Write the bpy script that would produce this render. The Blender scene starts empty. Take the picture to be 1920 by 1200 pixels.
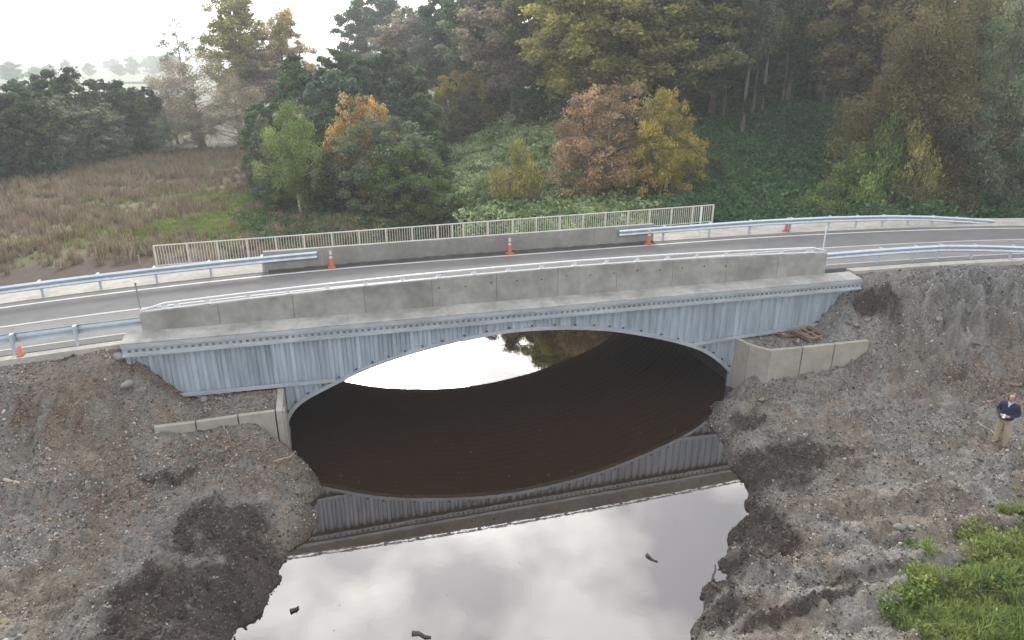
import bpy, bmesh, math, random
import numpy as np
from math import radians, sin, cos, pi, sqrt, atan, tan
from mathutils import Vector, Matrix, Euler

rng = np.random.default_rng(7)
random.seed(7)
SC = bpy.context.scene
COL = SC.collection

# ------------------------------------------------------------------ camera
# world: x runs along the bridge, y away from the viewer across the road, z up, water at z = 0
FOC, HOR = 1280.0, 115.0
PITCH = atan((600 - HOR) / FOC)
HEAD = radians(15.5)
CAM = np.array([-6.13, -22.1, 12.5])
cd = bpy.data.cameras.new('camera'); cam = bpy.data.objects.new('camera', cd); COL.objects.link(cam)
cam.location = CAM; cam.rotation_euler = (pi / 2 - PITCH, 0, -HEAD)
cd.sensor_width = 36.0; cd.lens = 36.0 * FOC / 1920.0; cd.clip_start = 0.1; cd.clip_end = 8000
SC.camera = cam
SC.render.resolution_x, SC.render.resolution_y = 1024, 640

# ------------------------------------------------------------------ sky and sun (bright overcast, hazy sun behind the trees on the left)
SUN_AZ, SUN_EL = radians(6.0), radians(25.0)      # azimuth from +y towards +x
SUN_DIR = Vector((sin(SUN_AZ) * cos(SUN_EL), cos(SUN_AZ) * cos(SUN_EL), sin(SUN_EL)))
world = bpy.data.worlds.new('World'); SC.world = world; world.use_nodes = True
nt = world.node_tree; nt.nodes.clear()
def wn(t, **k):
    n = nt.nodes.new(t)
    for a, b in k.items(): setattr(n, a, b)
    return n
L = nt.links.new
sky = wn('ShaderNodeTexSky', sky_type='NISHITA'); sky.sun_disc = False
sky.sun_elevation = SUN_EL; sky.sun_rotation = SUN_AZ
sky.dust_density = 4.0; sky.air_density = 1.4
tc = wn('ShaderNodeTexCoord')
sep = wn('ShaderNodeSeparateXYZ'); L(tc.outputs['Generated'], sep.inputs[0])
zc = wn('ShaderNodeMath', operation='MAXIMUM'); L(sep.outputs['Z'], zc.inputs[0]); zc.inputs[1].default_value = 0.0
za = wn('ShaderNodeMath', operation='ADD'); L(zc.outputs[0], za.inputs[0]); za.inputs[1].default_value = 0.22
cx = wn('ShaderNodeMath', operation='DIVIDE'); L(sep.outputs['X'], cx.inputs[0]); L(za.outputs[0], cx.inputs[1])
cy = wn('ShaderNodeMath', operation='DIVIDE'); L(sep.outputs['Y'], cy.inputs[0]); L(za.outputs[0], cy.inputs[1])
cmb = wn('ShaderNodeCombineXYZ'); L(cx.outputs[0], cmb.inputs[0]); L(cy.outputs[0], cmb.inputs[1])
cn = wn('ShaderNodeTexNoise'); cn.inputs['Scale'].default_value = 4.6; cn.inputs['Detail'].default_value = 3.5
cn.inputs['Roughness'].default_value = 0.5; L(cmb.outputs[0], cn.inputs['Vector'])
ramp = wn('ShaderNodeValToRGB'); L(cn.outputs['Fac'], ramp.inputs[0])
ramp.color_ramp.elements[0].position = 0.41; ramp.color_ramp.elements[0].color = (0.50, 0.51, 0.55, 1)
ramp.color_ramp.elements[1].position = 0.60; ramp.color_ramp.elements[1].color = (1.0, 0.99, 0.97, 1)
# thin cloud glows broadly around the hidden sun
dot = wn('ShaderNodeVectorMath', operation='DOT_PRODUCT'); L(tc.outputs['Generated'], dot.inputs[0]); dot.inputs[1].default_value = SUN_DIR
dm = wn('ShaderNodeMath', operation='MAXIMUM'); L(dot.outputs['Value'], dm.inputs[0]); dm.inputs[1].default_value = 0.0
dp = wn('ShaderNodeMath', operation='POWER'); L(dm.outputs[0], dp.inputs[0]); dp.inputs[1].default_value = 5.0
dg = wn('ShaderNodeMath', operation='MULTIPLY_ADD'); L(dp.outputs[0], dg.inputs[0]); dg.inputs[1].default_value = 1.2; dg.inputs[2].default_value = 1.2
dq = wn('ShaderNodeMath', operation='POWER'); L(dm.outputs[0], dq.inputs[0]); dq.inputs[1].default_value = 40.0
dh = wn('ShaderNodeMath', operation='MULTIPLY_ADD'); L(dq.outputs[0], dh.inputs[0]); dh.inputs[1].default_value = 2.2; L(dg.outputs[0], dh.inputs[2])
cm = wn('ShaderNodeVectorMath', operation='SCALE'); L(ramp.outputs[0], cm.inputs[0]); L(dh.outputs[0], cm.inputs['Scale'])
sk = wn('ShaderNodeVectorMath', operation='SCALE'); L(sky.outputs[0], sk.inputs[0]); sk.inputs['Scale'].default_value = 0.1
mix = wn('ShaderNodeMix', data_type='RGBA'); mix.inputs[0].default_value = 0.86
L(sk.outputs[0], mix.inputs['A']); L(cm.outputs[0], mix.inputs['B'])
bg = wn('ShaderNodeBackground'); bg.inputs['Strength'].default_value = 1.0; L(mix.outputs['Result'], bg.inputs['Color'])
wo = wn('ShaderNodeOutputWorld'); L(bg.outputs[0], wo.inputs[0])

sd = bpy.data.lights.new('sun', 'SUN'); sd.energy = 1.5; sd.angle = radians(10); sd.color = (1.0, 0.95, 0.86)
sun = bpy.data.objects.new('sun', sd); COL.objects.link(sun)
sun.rotation_euler = SUN_DIR.to_track_quat('Z', 'Y').to_euler(); sun.location = (0, 60, 60)
vs = SC.view_settings; vs.view_transform = 'Standard'; vs.look = 'None'; vs.exposure = 0.88; vs.gamma = 1.0; vs.use_curve_mapping = False
SC.render.engine = 'CYCLES'; SC.cycles.use_denoising = True; SC.cycles.max_bounces = 6; SC.cycles.volume_bounces = 2
SC.cycles.transparent_max_bounces = 8; SC.cycles.diffuse_bounces = 3; SC.cycles.glossy_bounces = 3
SC.cycles.caustics_reflective = False; SC.cycles.caustics_refractive = False

# ------------------------------------------------------------------ ray helpers (photograph pixel to a place on the ground)
_fw = np.array([sin(HEAD), cos(HEAD), 0.0]); CR = np.array([cos(HEAD), -sin(HEAD), 0.0])
CF = _fw * cos(PITCH) + np.array([0, 0, -sin(PITCH)]); CU = np.cross(CR, CF)
def ray(x, y): return CF + CR * (x - 960) / FOC - CU * (y - 600) / FOC
def on_z(x, y, z):
    r = ray(x, y); return CAM + r * (z - CAM[2]) / r[2]
def on_y(x, y, v):
    r = ray(x, y); return CAM + r * (v - CAM[1]) / r[1]

# ------------------------------------------------------------------ mesh helpers
def link(o): COL.objects.link(o); return o
def np_mesh(name, V, Q):
    """fast mesh from vertex array and an (n,k) face array"""
    V = np.asarray(V, np.float32); Q = np.asarray(Q, np.int32); k = Q.shape[1]
    m = bpy.data.meshes.new(name)
    m.vertices.add(len(V)); m.vertices.foreach_set('co', V.ravel())
    m.loops.add(Q.size); m.loops.foreach_set('vertex_index', Q.ravel())
    m.polygons.add(len(Q)); m.polygons.foreach_set('loop_start', np.arange(0, Q.size, k, dtype=np.int32))
    m.update(calc_edges=True); m.validate()
    return m
class MB:
    def __init__(s): s.v = []; s.f = []
    def add(s, vs_, fs_):
        b = len(s.v); s.v += [tuple(p) for p in vs_]; s.f += [tuple(b + i for i in f) for f in fs_]; return s
    def box(s, c, d, rot=None):
        hx, hy, hz = d[0] / 2, d[1] / 2, d[2] / 2
        P = [Vector((x, y, z)) for x in (-hx, hx) for y in (-hy, hy) for z in (-hz, hz)]
        if rot is not None: P = [rot @ p for p in P]
        P = [p + Vector(c) for p in P]
        return s.add(P, [(0, 1, 3, 2), (4, 6, 7, 5), (0, 4, 5, 1), (2, 3, 7, 6), (0, 2, 6, 4), (1, 5, 7, 3)])
    def tube(s, pts, rad, n=8, cap=True):
        pts = [Vector(p) for p in pts]; k = len(pts)
        if not hasattr(rad, '__len__'): rad = [rad] * k
        up = Vector((0, 0, 1)); b = len(s.v)
        for i, p in enumerate(pts):
            t = (pts[min(i + 1, k - 1)] - pts[max(i - 1, 0)])
            t = t.normalized() if t.length > 1e-9 else Vector((0, 0, 1))
            a = t.cross(up)
            if a.length < 1e-3: a = t.cross(Vector((1, 0, 0)))
            a.normalize(); c = t.cross(a).normalized()
            for j in range(n):
                th = 2 * pi * j / n; s.v.append(tuple(p + (a * cos(th) + c * sin(th)) * rad[i]))
        for i in range(k - 1):
            for j in range(n):
                s.f.append((b + i * n + j, b + i * n + (j + 1) % n, b + (i + 1) * n + (j + 1) % n, b + (i + 1) * n + j))
        if cap:
            s.f.append(tuple(b + j for j in range(n))[::-1]); s.f.append(tuple(b + (k - 1) * n + j for j in range(n)))
        return s
    def sweep(s, prof, us, cap=True):
        """closed profile prof(u) -> [(y,z)...] swept along x at the stations us"""
        b = len(s.v); n = None
        for u in us:
            p = prof(u); n = len(p); s.v += [(u, q[0], q[1]) for q in p]
        for i in range(len(us) - 1):
            for j in range(n):
                s.f.append((b + i * n + j, b + (i + 1) * n + j, b + (i + 1) * n + (j + 1) % n, b + i * n + (j + 1) % n))
        if cap:
            s.f.append(tuple(b + j for j in range(n))); s.f.append(tuple(b + (len(us) - 1) * n + j for j in range(n))[::-1])
        return s
    def mesh(s, name):
        m = bpy.data.meshes.new(name); m.from_pydata(s.v, [], s.f); m.update()
        bm = bmesh.new(); bm.from_mesh(m); bmesh.ops.recalc_face_normals(bm, faces=bm.faces); bm.to_mesh(m); bm.free()
        return m
    def build(s, name, mat, parent=None, world_parts=True, smooth=False, bevel=0):
        o = bpy.data.objects.new(name, s.mesh(name)); return finish(o, mat, parent, world_parts, smooth, bevel)
def finish(o, mat, parent=None, world_parts=True, smooth=False, bevel=0):
    link(o)
    if mat is not None: o.data.materials.append(mat)
    if smooth: o.data.polygons.foreach_set('use_smooth', [True] * len(o.data.polygons))
    if bevel:
        b = o.modifiers.new('Bevel', 'BEVEL'); b.width = bevel; b.segments = 2; b.limit_method = 'ANGLE'
    if parent is not None:
        o.parent = parent
        if world_parts: o.matrix_parent_inverse = parent_matrix(parent).inverted()
    return o
def parent_matrix(p):
    m = Matrix.LocRotScale(p.location, p.rotation_euler, p.scale)
    return m if p.parent is None else parent_matrix(p.parent) @ p.matrix_parent_inverse @ m
def tag(o, label=None, cat=None, group=None, kind=None):
    if label: o['label'] = label
    if cat: o['category'] = cat
    if group: o['group'] = group
    if kind: o['kind'] = kind
    return o
def empty(name, loc, rz=0.0, label=None, cat=None, group=None):
    e = bpy.data.objects.new(name, None); e.location = tuple(float(a) for a in loc); e.rotation_euler = (0, 0, rz); e.empty_display_size = 0.3
    link(e); return tag(e, label, cat, group)
def copy_tree(o, parent=None):
    c = o.copy(); COL.objects.link(c); c.parent = parent
    for ch in o.children: copy_tree(ch, c)
    return c

# ------------------------------------------------------------------ value noise in numpy
def _lat(n, seed):
    return np.random.default_rng(seed).random((n, n))
_L = {}
def vnoise(x, y, seed=0):
    if seed not in _L: _L[seed] = _lat(256, 1000 + seed)
    T = _L[seed]; x = np.asarray(x, float); y = np.asarray(y, float)
    xi = np.floor(x).astype(int); yi = np.floor(y).astype(int); fx = x - xi; fy = y - yi
    fx = fx * fx * (3 - 2 * fx); fy = fy * fy * (3 - 2 * fy)
    a = T[xi & 255, yi & 255]; b = T[(xi + 1) & 255, yi & 255]; c = T[xi & 255, (yi + 1) & 255]; d = T[(xi + 1) & 255, (yi + 1) & 255]
    return (a * (1 - fx) + b * fx) * (1 - fy) + (c * (1 - fx) + d * fx) * fy
def fbm(x, y, oct=4, seed=0):
    s = 0; a = 0.5; t = 0
    for i in range(oct):
        s = s + a * vnoise(np.asarray(x) * 2 ** i + 17.3 * i, np.asarray(y) * 2 ** i - 9.1 * i, seed + i); t += a; a *= 0.5
    return s / t
def sstep(a, b, x):
    t = np.clip((np.asarray(x, float) - a) / (b - a), 0, 1); return t * t * (3 - 2 * t)

# ------------------------------------------------------------------ materials
M = {}
def mat(name, col, rough=0.8, metal=0.0, var=0.0, scale=3.0, detail=5.0, bump=0.0, bscale=None, col2=None, stretch=None, coat=None,
        objrand=0.0, island=0.0, translucent=0.0, lo=0.35, hi=0.65, spec=0.5, attr=None, spots=None, bdist=.02, tone=False):
    m = bpy.data.materials.new(name); m.use_nodes = True; t = m.node_tree; t.nodes.clear()
    def n(ty, **k):
        q = t.nodes.new(ty)
        for a, b in k.items(): setattr(q, a, b)
        return q
    l = t.links.new
    out = n('ShaderNodeOutputMaterial'); p = n('ShaderNodeBsdfPrincipled')
    p.inputs['Roughness'].default_value = rough; p.inputs['Metallic'].default_value = metal
    p.inputs['Specular IOR Level'].default_value = spec
    cur = None
    geo = n('ShaderNodeNewGeometry'); 
    vec = geo.outputs['Position']
    if stretch:
        mp = n('ShaderNodeMapping'); mp.inputs['Scale'].default_value = stretch; l(vec, mp.inputs[0]); vec = mp.outputs[0]
    if attr:
        at = n('ShaderNodeAttribute', attribute_name=attr); cur = at.outputs['Color']
    else:
        rg = n('ShaderNodeRGB'); rg.outputs[0].default_value = (*col, 1); cur = rg.outputs[0]
    if col2 is not None:
        nz = n('ShaderNodeTexNoise'); nz.inputs['Scale'].default_value = scale; nz.inputs['Detail'].default_value = detail; l(vec, nz.inputs['Vector'])
        mr = n('ShaderNodeMapRange'); mr.inputs[1].default_value = lo; mr.inputs[2].default_value = hi; l(nz.outputs['Fac'], mr.inputs[0])
        mx = n('ShaderNodeMix', data_type='RGBA'); l(mr.outputs[0], mx.inputs[0]); l(cur, mx.inputs['A']); mx.inputs['B'].default_value = (*col2, 1); cur = mx.outputs['Result']
    def scale_by(src, amt):
        nonlocal cur
        mr = n('ShaderNodeMapRange'); l(src, mr.inputs[0]); mr.inputs[3].default_value = 1 - amt; mr.inputs[4].default_value = 1 + amt
        sc = n('ShaderNodeVectorMath', operation='SCALE'); l(cur, sc.inputs[0]); l(mr.outputs[0], sc.inputs['Scale']); cur = sc.outputs[0]
    if var:
        nz = n('ShaderNodeTexNoise'); nz.inputs['Scale'].default_value = scale * 4.3; nz.inputs['Detail'].default_value = 6; l(vec, nz.inputs['Vector']); scale_by(nz.outputs['Fac'], var * 1.6)
        nz = n('ShaderNodeTexNoise'); nz.inputs['Scale'].default_value = scale * .45; nz.inputs['Detail'].default_value = 3; l(vec, nz.inputs['Vector']); scale_by(nz.outputs['Fac'], var)
    if spots:   # (scale, colour, threshold)
        vo = n('ShaderNodeTexVoronoi'); vo.inputs['Scale'].default_value = spots[0]; l(geo.outputs['Position'], vo.inputs['Vector'])
        sp = n('ShaderNodeSeparateColor'); l(vo.outputs['Color'], sp.inputs[0])
        gt = n('ShaderNodeMath', operation='GREATER_THAN'); l(sp.outputs[0], gt.inputs[0]); gt.inputs[1].default_value = spots[2]
        gh = n('ShaderNodeMath', operation='MULTIPLY'); l(gt.outputs[0], gh.inputs[0]); gh.inputs[1].default_value = .45
        mx = n('ShaderNodeMix', data_type='RGBA'); l(gh.outputs[0], mx.inputs[0]); l(cur, mx.inputs['A']); mx.inputs['B'].default_value = (*spots[1], 1); cur = mx.outputs['Result']
        scale_by(sp.outputs[1], 0.25)
    if tone:
        ta = n('ShaderNodeAttribute', attribute_name='tone'); scx = n('ShaderNodeVectorMath', operation='SCALE'); l(cur, scx.inputs[0]); l(ta.outputs['Fac'], scx.inputs['Scale']); cur = scx.outputs[0]
    if objrand:
        oi = n('ShaderNodeObjectInfo'); scale_by(oi.outputs['Random'], objrand)
    if island:
        scale_by(geo.outputs['Random Per Island'], island)
    l(cur, p.inputs['Base Color'])
    if bump:
        nz = n('ShaderNodeTexNoise'); nz.inputs['Scale'].default_value = bscale or scale * 6; nz.inputs['Detail'].default_value = 5; l(vec, nz.inputs['Vector'])
        bp = n('ShaderNodeBump'); bp.inputs['Strength'].default_value = bump; bp.inputs['Distance'].default_value = bdist; l(nz.outputs['Fac'], bp.inputs['Height']); l(bp.outputs[0], p.inputs['Normal'])
    sh = p.outputs[0]
    if translucent:
        tr = n('ShaderNodeBsdfTranslucent'); l(cur, tr.inputs[0]); ms = n('ShaderNodeMixShader'); ms.inputs[0].default_value = translucent
        l(sh, ms.inputs[1]); l(tr.outputs[0], ms.inputs[2]); sh = ms.outputs[0]
    l(sh, out.inputs[0]); M[name] = m; return m

mat('asphalt', (.12, .12, .125), .85, col2=(.145, .143, .14), scale=.5, var=.12, bump=.3, bscale=60)
mat('old_asphalt', (.17, .168, .165), .85, col2=(.2, .197, .19), scale=.6, var=.12, bump=.3, bscale=60)
mat('road_paint', (.62, .62, .60), .6, var=.2, scale=2)
mat('pale_paint', (.42, .42, .41), .7, var=.2, scale=2)
mat('pale_gravel', (.42, .40, .365), .95, col2=(.30, .285, .26), scale=1.2, var=.2, bump=.6, bscale=30, lo=.45, hi=.75)
mat('black_gravel', (.05, .05, .05), .95, col2=(.08, .075, .07), scale=4, var=.3, bump=1, bscale=40)
mat('concrete', (.31, .305, .29), .85, col2=(.20, .195, .18), scale=.9, var=.2, bump=.25, bscale=14, lo=.42, hi=.72, objrand=.07)
mat('concrete_far', (.30, .295, .28), .85, col2=(.23, .225, .21), scale=.9, var=.16, bump=.2, bscale=14, objrand=.05)
mat('concrete_ledge', (.39, .385, .37), .85, col2=(.26, .255, .245), scale=1.1, var=.2, bump=.2, bscale=14)
mat('precast', (.37, .355, .315), .8, col2=(.30, .285, .24), scale=.8, var=.14, bump=.1, bscale=10, objrand=.05)
mat('galvanised', (.47, .545, .62), .42, .35, col2=(.34, .395, .455), scale=1.2, var=.16, stretch=(3.0, 3.0, .35), objrand=.10)
mat('galvanised_light', (.52, .57, .61), .4, .35, col2=(.40, .44, .48), scale=1.5, var=.14, stretch=(.6, 2, 2))
mat('galvanised_dark', (.25, .27, .285), .6, .3, col2=(.13, .135, .14), scale=1.2, var=.2)
mat('shaded_barrel_steel', (.034, .036, .038), .7, .1, col2=(.05, .05, .05), scale=1.2, var=.2)  # same galvanised steel, with the shade inside the arch darkened into its colour
mat('rail_steel', (.50, .57, .63), .4, .4, var=.15, scale=1.0)
mat('white_steel', (.72, .74, .76), .45, .1, var=.1, scale=2)
mat('fence_paint', (.55, .53, .48), .5, .0, var=.08, scale=2)
mat('bolt_steel', (.10, .105, .11), .5, .5)
mat('orange_plastic', (.60, .15, .075), .5, var=.1)
mat('white_band', (.62, .62, .62), .5)
mat('wood', (.24, .17, .115), .85, col2=(.13, .10, .075), scale=3, var=.25, stretch=(1, 5, 5), objrand=.25)
mat('pale_wood', (.40, .31, .21), .8, var=.2, scale=5, objrand=.2)
mat('dead_wood', (.07, .055, .045), .9, var=.3, scale=6)
mat('bark', (.085, .072, .058), .95, col2=(.15, .13, .105), scale=3, var=.3, stretch=(2, 2, .4))
mat('pale_bark', (.24, .22, .19), .9, col2=(.12, .105, .09), scale=3, var=.25, stretch=(2, 2, .4))
mat('birch_bark', (.55, .53, .50), .8, col2=(.12, .11, .10), scale=4, stretch=(1, 1, 2.5), lo=.5, hi=.62)
def leafmat(name, c1, c2, tr=.42, isl=.4): return mat(name, c1, .6, col2=c2, scale=.55, detail=3, island=isl, objrand=.2, translucent=tr, tone=True, spec=.25, lo=.4, hi=.62)
leafmat('leaf_dark', (0.076, 0.133, 0.066), (0.116, 0.184, 0.076))
leafmat('leaf_bluegreen', (0.073, 0.122, 0.079), (0.110, 0.171, 0.101))
leafmat('leaf_greygreen', (0.154, 0.201, 0.128), (0.208, 0.251, 0.149))
leafmat('leaf_mid', (0.115, 0.185, 0.062), (0.168, 0.241, 0.080))
leafmat('leaf_light', (0.182, 0.260, 0.078), (0.260, 0.329, 0.104))
leafmat('leaf_olive', (0.297, 0.297, 0.097), (0.424, 0.381, 0.119))
leafmat('leaf_olive_dark', (0.175, 0.200, 0.085), (0.270, 0.250, 0.109))
leafmat('leaf_yellow', (0.460, 0.360, 0.075), (0.340, 0.300, 0.075), .45)
leafmat('leaf_orange', (.56, .41, .16), (.46, .30, .11), .45)
leafmat('leaf_pinkbrown', (0.420, 0.290, 0.165), (0.300, 0.235, 0.150))
leafmat('leaf_gold', (0.500, 0.400, 0.170), (0.380, 0.330, 0.150), .5)
leafmat('leaf_greybrown', (0.289, 0.250, 0.190), (0.370, 0.311, 0.219), .25)
leafmat('leaf_brown', (0.240, 0.195, 0.094), (0.182, 0.169, 0.085))
leafmat('leaf_bramble', (0.276, 0.362, 0.174), (0.385, 0.469, 0.241), .3)
leafmat('leaf_undergrowth', (0.054, 0.128, 0.054), (0.095, 0.182, 0.070), .3)
leafmat('leaf_vine', (0.153, 0.234, 0.072), (0.234, 0.308, 0.086), .3)
leafmat('grass_bright', (0.170, 0.235, 0.055), (0.270, 0.310, 0.100), .35)
leafmat('grass_green', (.17, .235, .055), (.24, .28, .08), .3)
leafmat('grass_dry', (0.270, 0.215, 0.160), (0.340, 0.270, 0.210), .25)
leafmat('grass_rust', (0.250, 0.165, 0.115), (0.200, 0.165, 0.110), .25)
leafmat('leaf_litter', (.25, .155, .11), (.36, .26, .19), .15, .65)
mat('stone', (.135, .128, .118), .85, objrand=.7, var=.15, scale=8)
mat('pale_stone', (.36, .35, .33), .85, objrand=.35, var=.15, scale=8)
mat('boulder_stone', (.21, .205, .195), .85, objrand=.2, var=.25, scale=5, bump=.5, bscale=20)
mat('dark_stone', (.065, .058, .053), .9, objrand=.5, var=.15, scale=8)
mat('bank_soil', (1, 1, 1), .95, attr='albedo', var=.22, scale=2.4, bump=1.0, bscale=22, bdist=.05, spots=(24.0, (.20, .19, .178), .94))
mat('far_soil', (1, 1, 1), .95, attr='albedo', var=.25, scale=.35, bump=.4, bscale=3)
mat('river_bed', (.035, .024, .016), .95)
mat('skin', (.46, .26, .19), .55)
mat('navy_wool', (.012, .020, .055), .9, var=.2, scale=10)
mat('khaki_cloth', (.36, .295, .215), .9, var=.1, scale=6)
mat('shirt', (.5, .53, .6), .8)
mat('hair', (.07, .05, .045), .8)
mat('shoe', (.20, .15, .10), .7)
mat('phone_white', (.6, .6, .6), .3)
# water: brown and murky, mirror-like at these angles
def water_mat():
    m = bpy.data.materials.new('water'); m.use_nodes = True; t = m.node_tree; t.nodes.clear(); l = t.links.new
    def n(ty, **k):
        q = t.nodes.new(ty)
        for a, b in k.items(): setattr(q, a, b)
        return q
    out = n('ShaderNodeOutputMaterial'); df = n('ShaderNodeBsdfDiffuse'); gl = n('ShaderNodeBsdfGlossy'); ms = n('ShaderNodeMixShader')
    geo = n('ShaderNodeNewGeometry'); nz = n('ShaderNodeTexNoise'); nz.inputs['Scale'].default_value = .6; nz.inputs['Detail'].default_value = 3; l(geo.outputs['Position'], nz.inputs['Vector'])
    cr = n('ShaderNodeValToRGB'); l(nz.outputs['Fac'], cr.inputs[0]); cr.color_ramp.elements[0].color = (.022, .012, .006, 1); cr.color_ramp.elements[1].color = (.032, .017, .009, 1); l(cr.outputs[0], df.inputs[0])
    gl.inputs['Roughness'].default_value = .015; gl.inputs['Color'].default_value = (1, 1, 1, 1)
    fr = n('ShaderNodeFresnel'); fr.inputs['IOR'].default_value = 2.5
    bp = n('ShaderNodeBump'); bp.inputs['Strength'].default_value = .04; bp.inputs['Distance'].default_value = .012
    n2 = n('ShaderNodeTexNoise'); n2.inputs['Scale'].default_value = 5.0; n2.inputs['Detail'].default_value = 3; l(geo.outputs['Position'], n2.inputs['Vector']); l(n2.outputs['Fac'], bp.inputs['Height']); l(bp.outputs[0], gl.inputs['Normal'])
    l(fr.outputs[0], ms.inputs[0]); l(df.outputs[0], ms.inputs[1]); l(gl.outputs[0], ms.inputs[2]); l(ms.outputs[0], out.inputs[0]); M['water'] = m
water_mat()
HAZE = 0.0008
# ================================================================== THE SETTING
def z_road(u):
    u = np.asarray(u, float)
    a = np.maximum(0, -2 - u); b = np.maximum(0, u - 10)
    return np.maximum(4.36 - .0022 * np.minimum(a, 22) ** 2, 3.2) - .0013 * np.minimum(b, 26) ** 2

WL = np.array([(-60, -40), (-20, -13.5), (-16, -11.3), (-12, -9.6), (-8.78, -8.77), (-8.04, -8.4), (-7.15, -8.25), (-6.38, -8.08), (-5.2, -7.47), (-3.45, -7.09), (-2.2, -7.2), (-1.7, -7.8), (-1.0, -8.0), (0, -8.0), (9.5, -8.0), (16, -6), (24, -1), (27, 2)])
WR = np.array([(-60, -30), (-20, -5.5), (-16, -2.5), (-11.5, 1.03), (-10.84, 1.68), (-9.84, 2.88), (-8.8, 3.84), (-7.67, 5.13), (-6.47, 5.92), (-4.96, 6.26), (-2.88, 6.79), (-1.46, 7.87), (-.4, 9.3), (0, 9.5), (9.5, 9.4), (16, 6.5), (24, 3.5), (27, 2)])
def water_gap(u, v):
    """distance outside the water edge (negative inside)"""
    l = np.interp(v, WL[:, 0], WL[:, 1]); r = np.interp(v, WR[:, 0], WR[:, 1])
    return np.maximum(l - u, u - r)

# land heights on the viewer's side of the road
CP = [(-60, -3, 2.2), (-60, -30, 1.2), (-40, -12, 1.2), (-30, -1.5, 2.6), (-22, -1.2, 2.7), (-18, -1.2, 2.85), (-15, -1.0, 3.2), (-13.4, -.5, 3.6), (-13.1, -.1, 3.85), (-12.8, -.1, 3.8), (-12.9, -1.0, 3.0), (-14, -1.6, 2.75),
      (-26, -4, 1.9), (-20, -3.5, 1.85), (-16, -3, 2.0), (-13.4, -2.2, 2.25), (-12.3, -1.95, 1.97), (-11, -1.95, 1.84), (-9.8, -1.95, 1.78), (-9.0, -1.95, 1.76), (-8.6, -1.95, 1.62), (-8.2, -2.0, 1.1), (-8.1, -2.7, .75), (-9.5, -2.8, 1.5), (-11.5, -3, 1.65),
      (-24, -8, 1.35), (-18, -8, 1.3), (-14, -6, 1.4), (-11, -4, 1.35), (-9, -4, 1.2), (-11, -8, 1.05), (-14, -12, 1.0), (-20, -16, 1.0), (-12, -13, .9), (-24, -22, 1.1),
      (16, -.4, 3.75), (18.5, -1.0, 3.75), (22, -1.0, 3.55), (27, -1.5, 3.3), (34, -2, 3.0), (60, -3, 2.6), (15, -1.1, 2.9), (17.3, -2.3, 2.75), (20, -3, 2.75), (24, -3.6, 2.4),
      (14.6, -2.6, 1.75), (16.5, -3.9, 1.6), (19, -5, 1.55), (23, -6, 1.5), (30, -8, 1.5), (14.07, -7.9, 1.0), (11, -5, .95), (9.6, -2.2, .62), (11, -2.3, .92), (13, -2.35, 1.2), (8.3, -5.5, .8),
      (18, -9, 1.25), (12, -11, 1.1), (8, -11, 1.0), (5, -13, 1.0), (3, -16, 1.1), (20, -14, 1.4), (10, -15, 1.3), (30, -20, 1.5), (0, -24, 1.2), (60, -30, 1.5)]
for uu in (-80, -60, -45, -32, -24, -20, -16.5, -14, -12.8, 15, 16.5, 18, 21, 25, 30, 40, 60, 80):
    CP.append((uu, 1.0, float(z_road(uu)) - .16)); CP.append((uu, .45, float(z_road(uu)) - .22))
CP = np.array(CP)
def _phi(r2): return np.where(r2 > 1e-12, .5 * r2 * np.log(np.maximum(r2, 1e-12)), 0)
def _tps(P):
    n = len(P); d = P[:, None, :2] - P[None, :, :2]; K = _phi((d ** 2).sum(-1)) + np.eye(n) * .02
    A = np.zeros((n + 3, n + 3)); A[:n, :n] = K; A[:n, n] = 1; A[:n, n + 1:] = P[:, :2]; A[n, :n] = 1; A[n + 1:, :n] = P[:, :2].T
    b = np.zeros(n + 3); b[:n] = P[:, 2]; return np.linalg.solve(A, b)
_W = _tps(CP)
def land(u, v):
    u = np.asarray(u, float); v = np.asarray(v, float); s = _W[-3] + _W[-2] * u + _W[-1] * v
    for w, p in zip(_W[:-3], CP): s = s + w * _phi((u - p[0]) ** 2 + (v - p[1]) ** 2)
    return s
LW0, LWV = -8.12, -1.72      # left wing wall: along x at y = LWV
RW = [(9.25, 0.0), (9.34, -.9), (9.74, -1.7), (11.1, -1.82), (12.45, -1.95), (13.97, -2.05)]   # right retaining wall line
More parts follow.
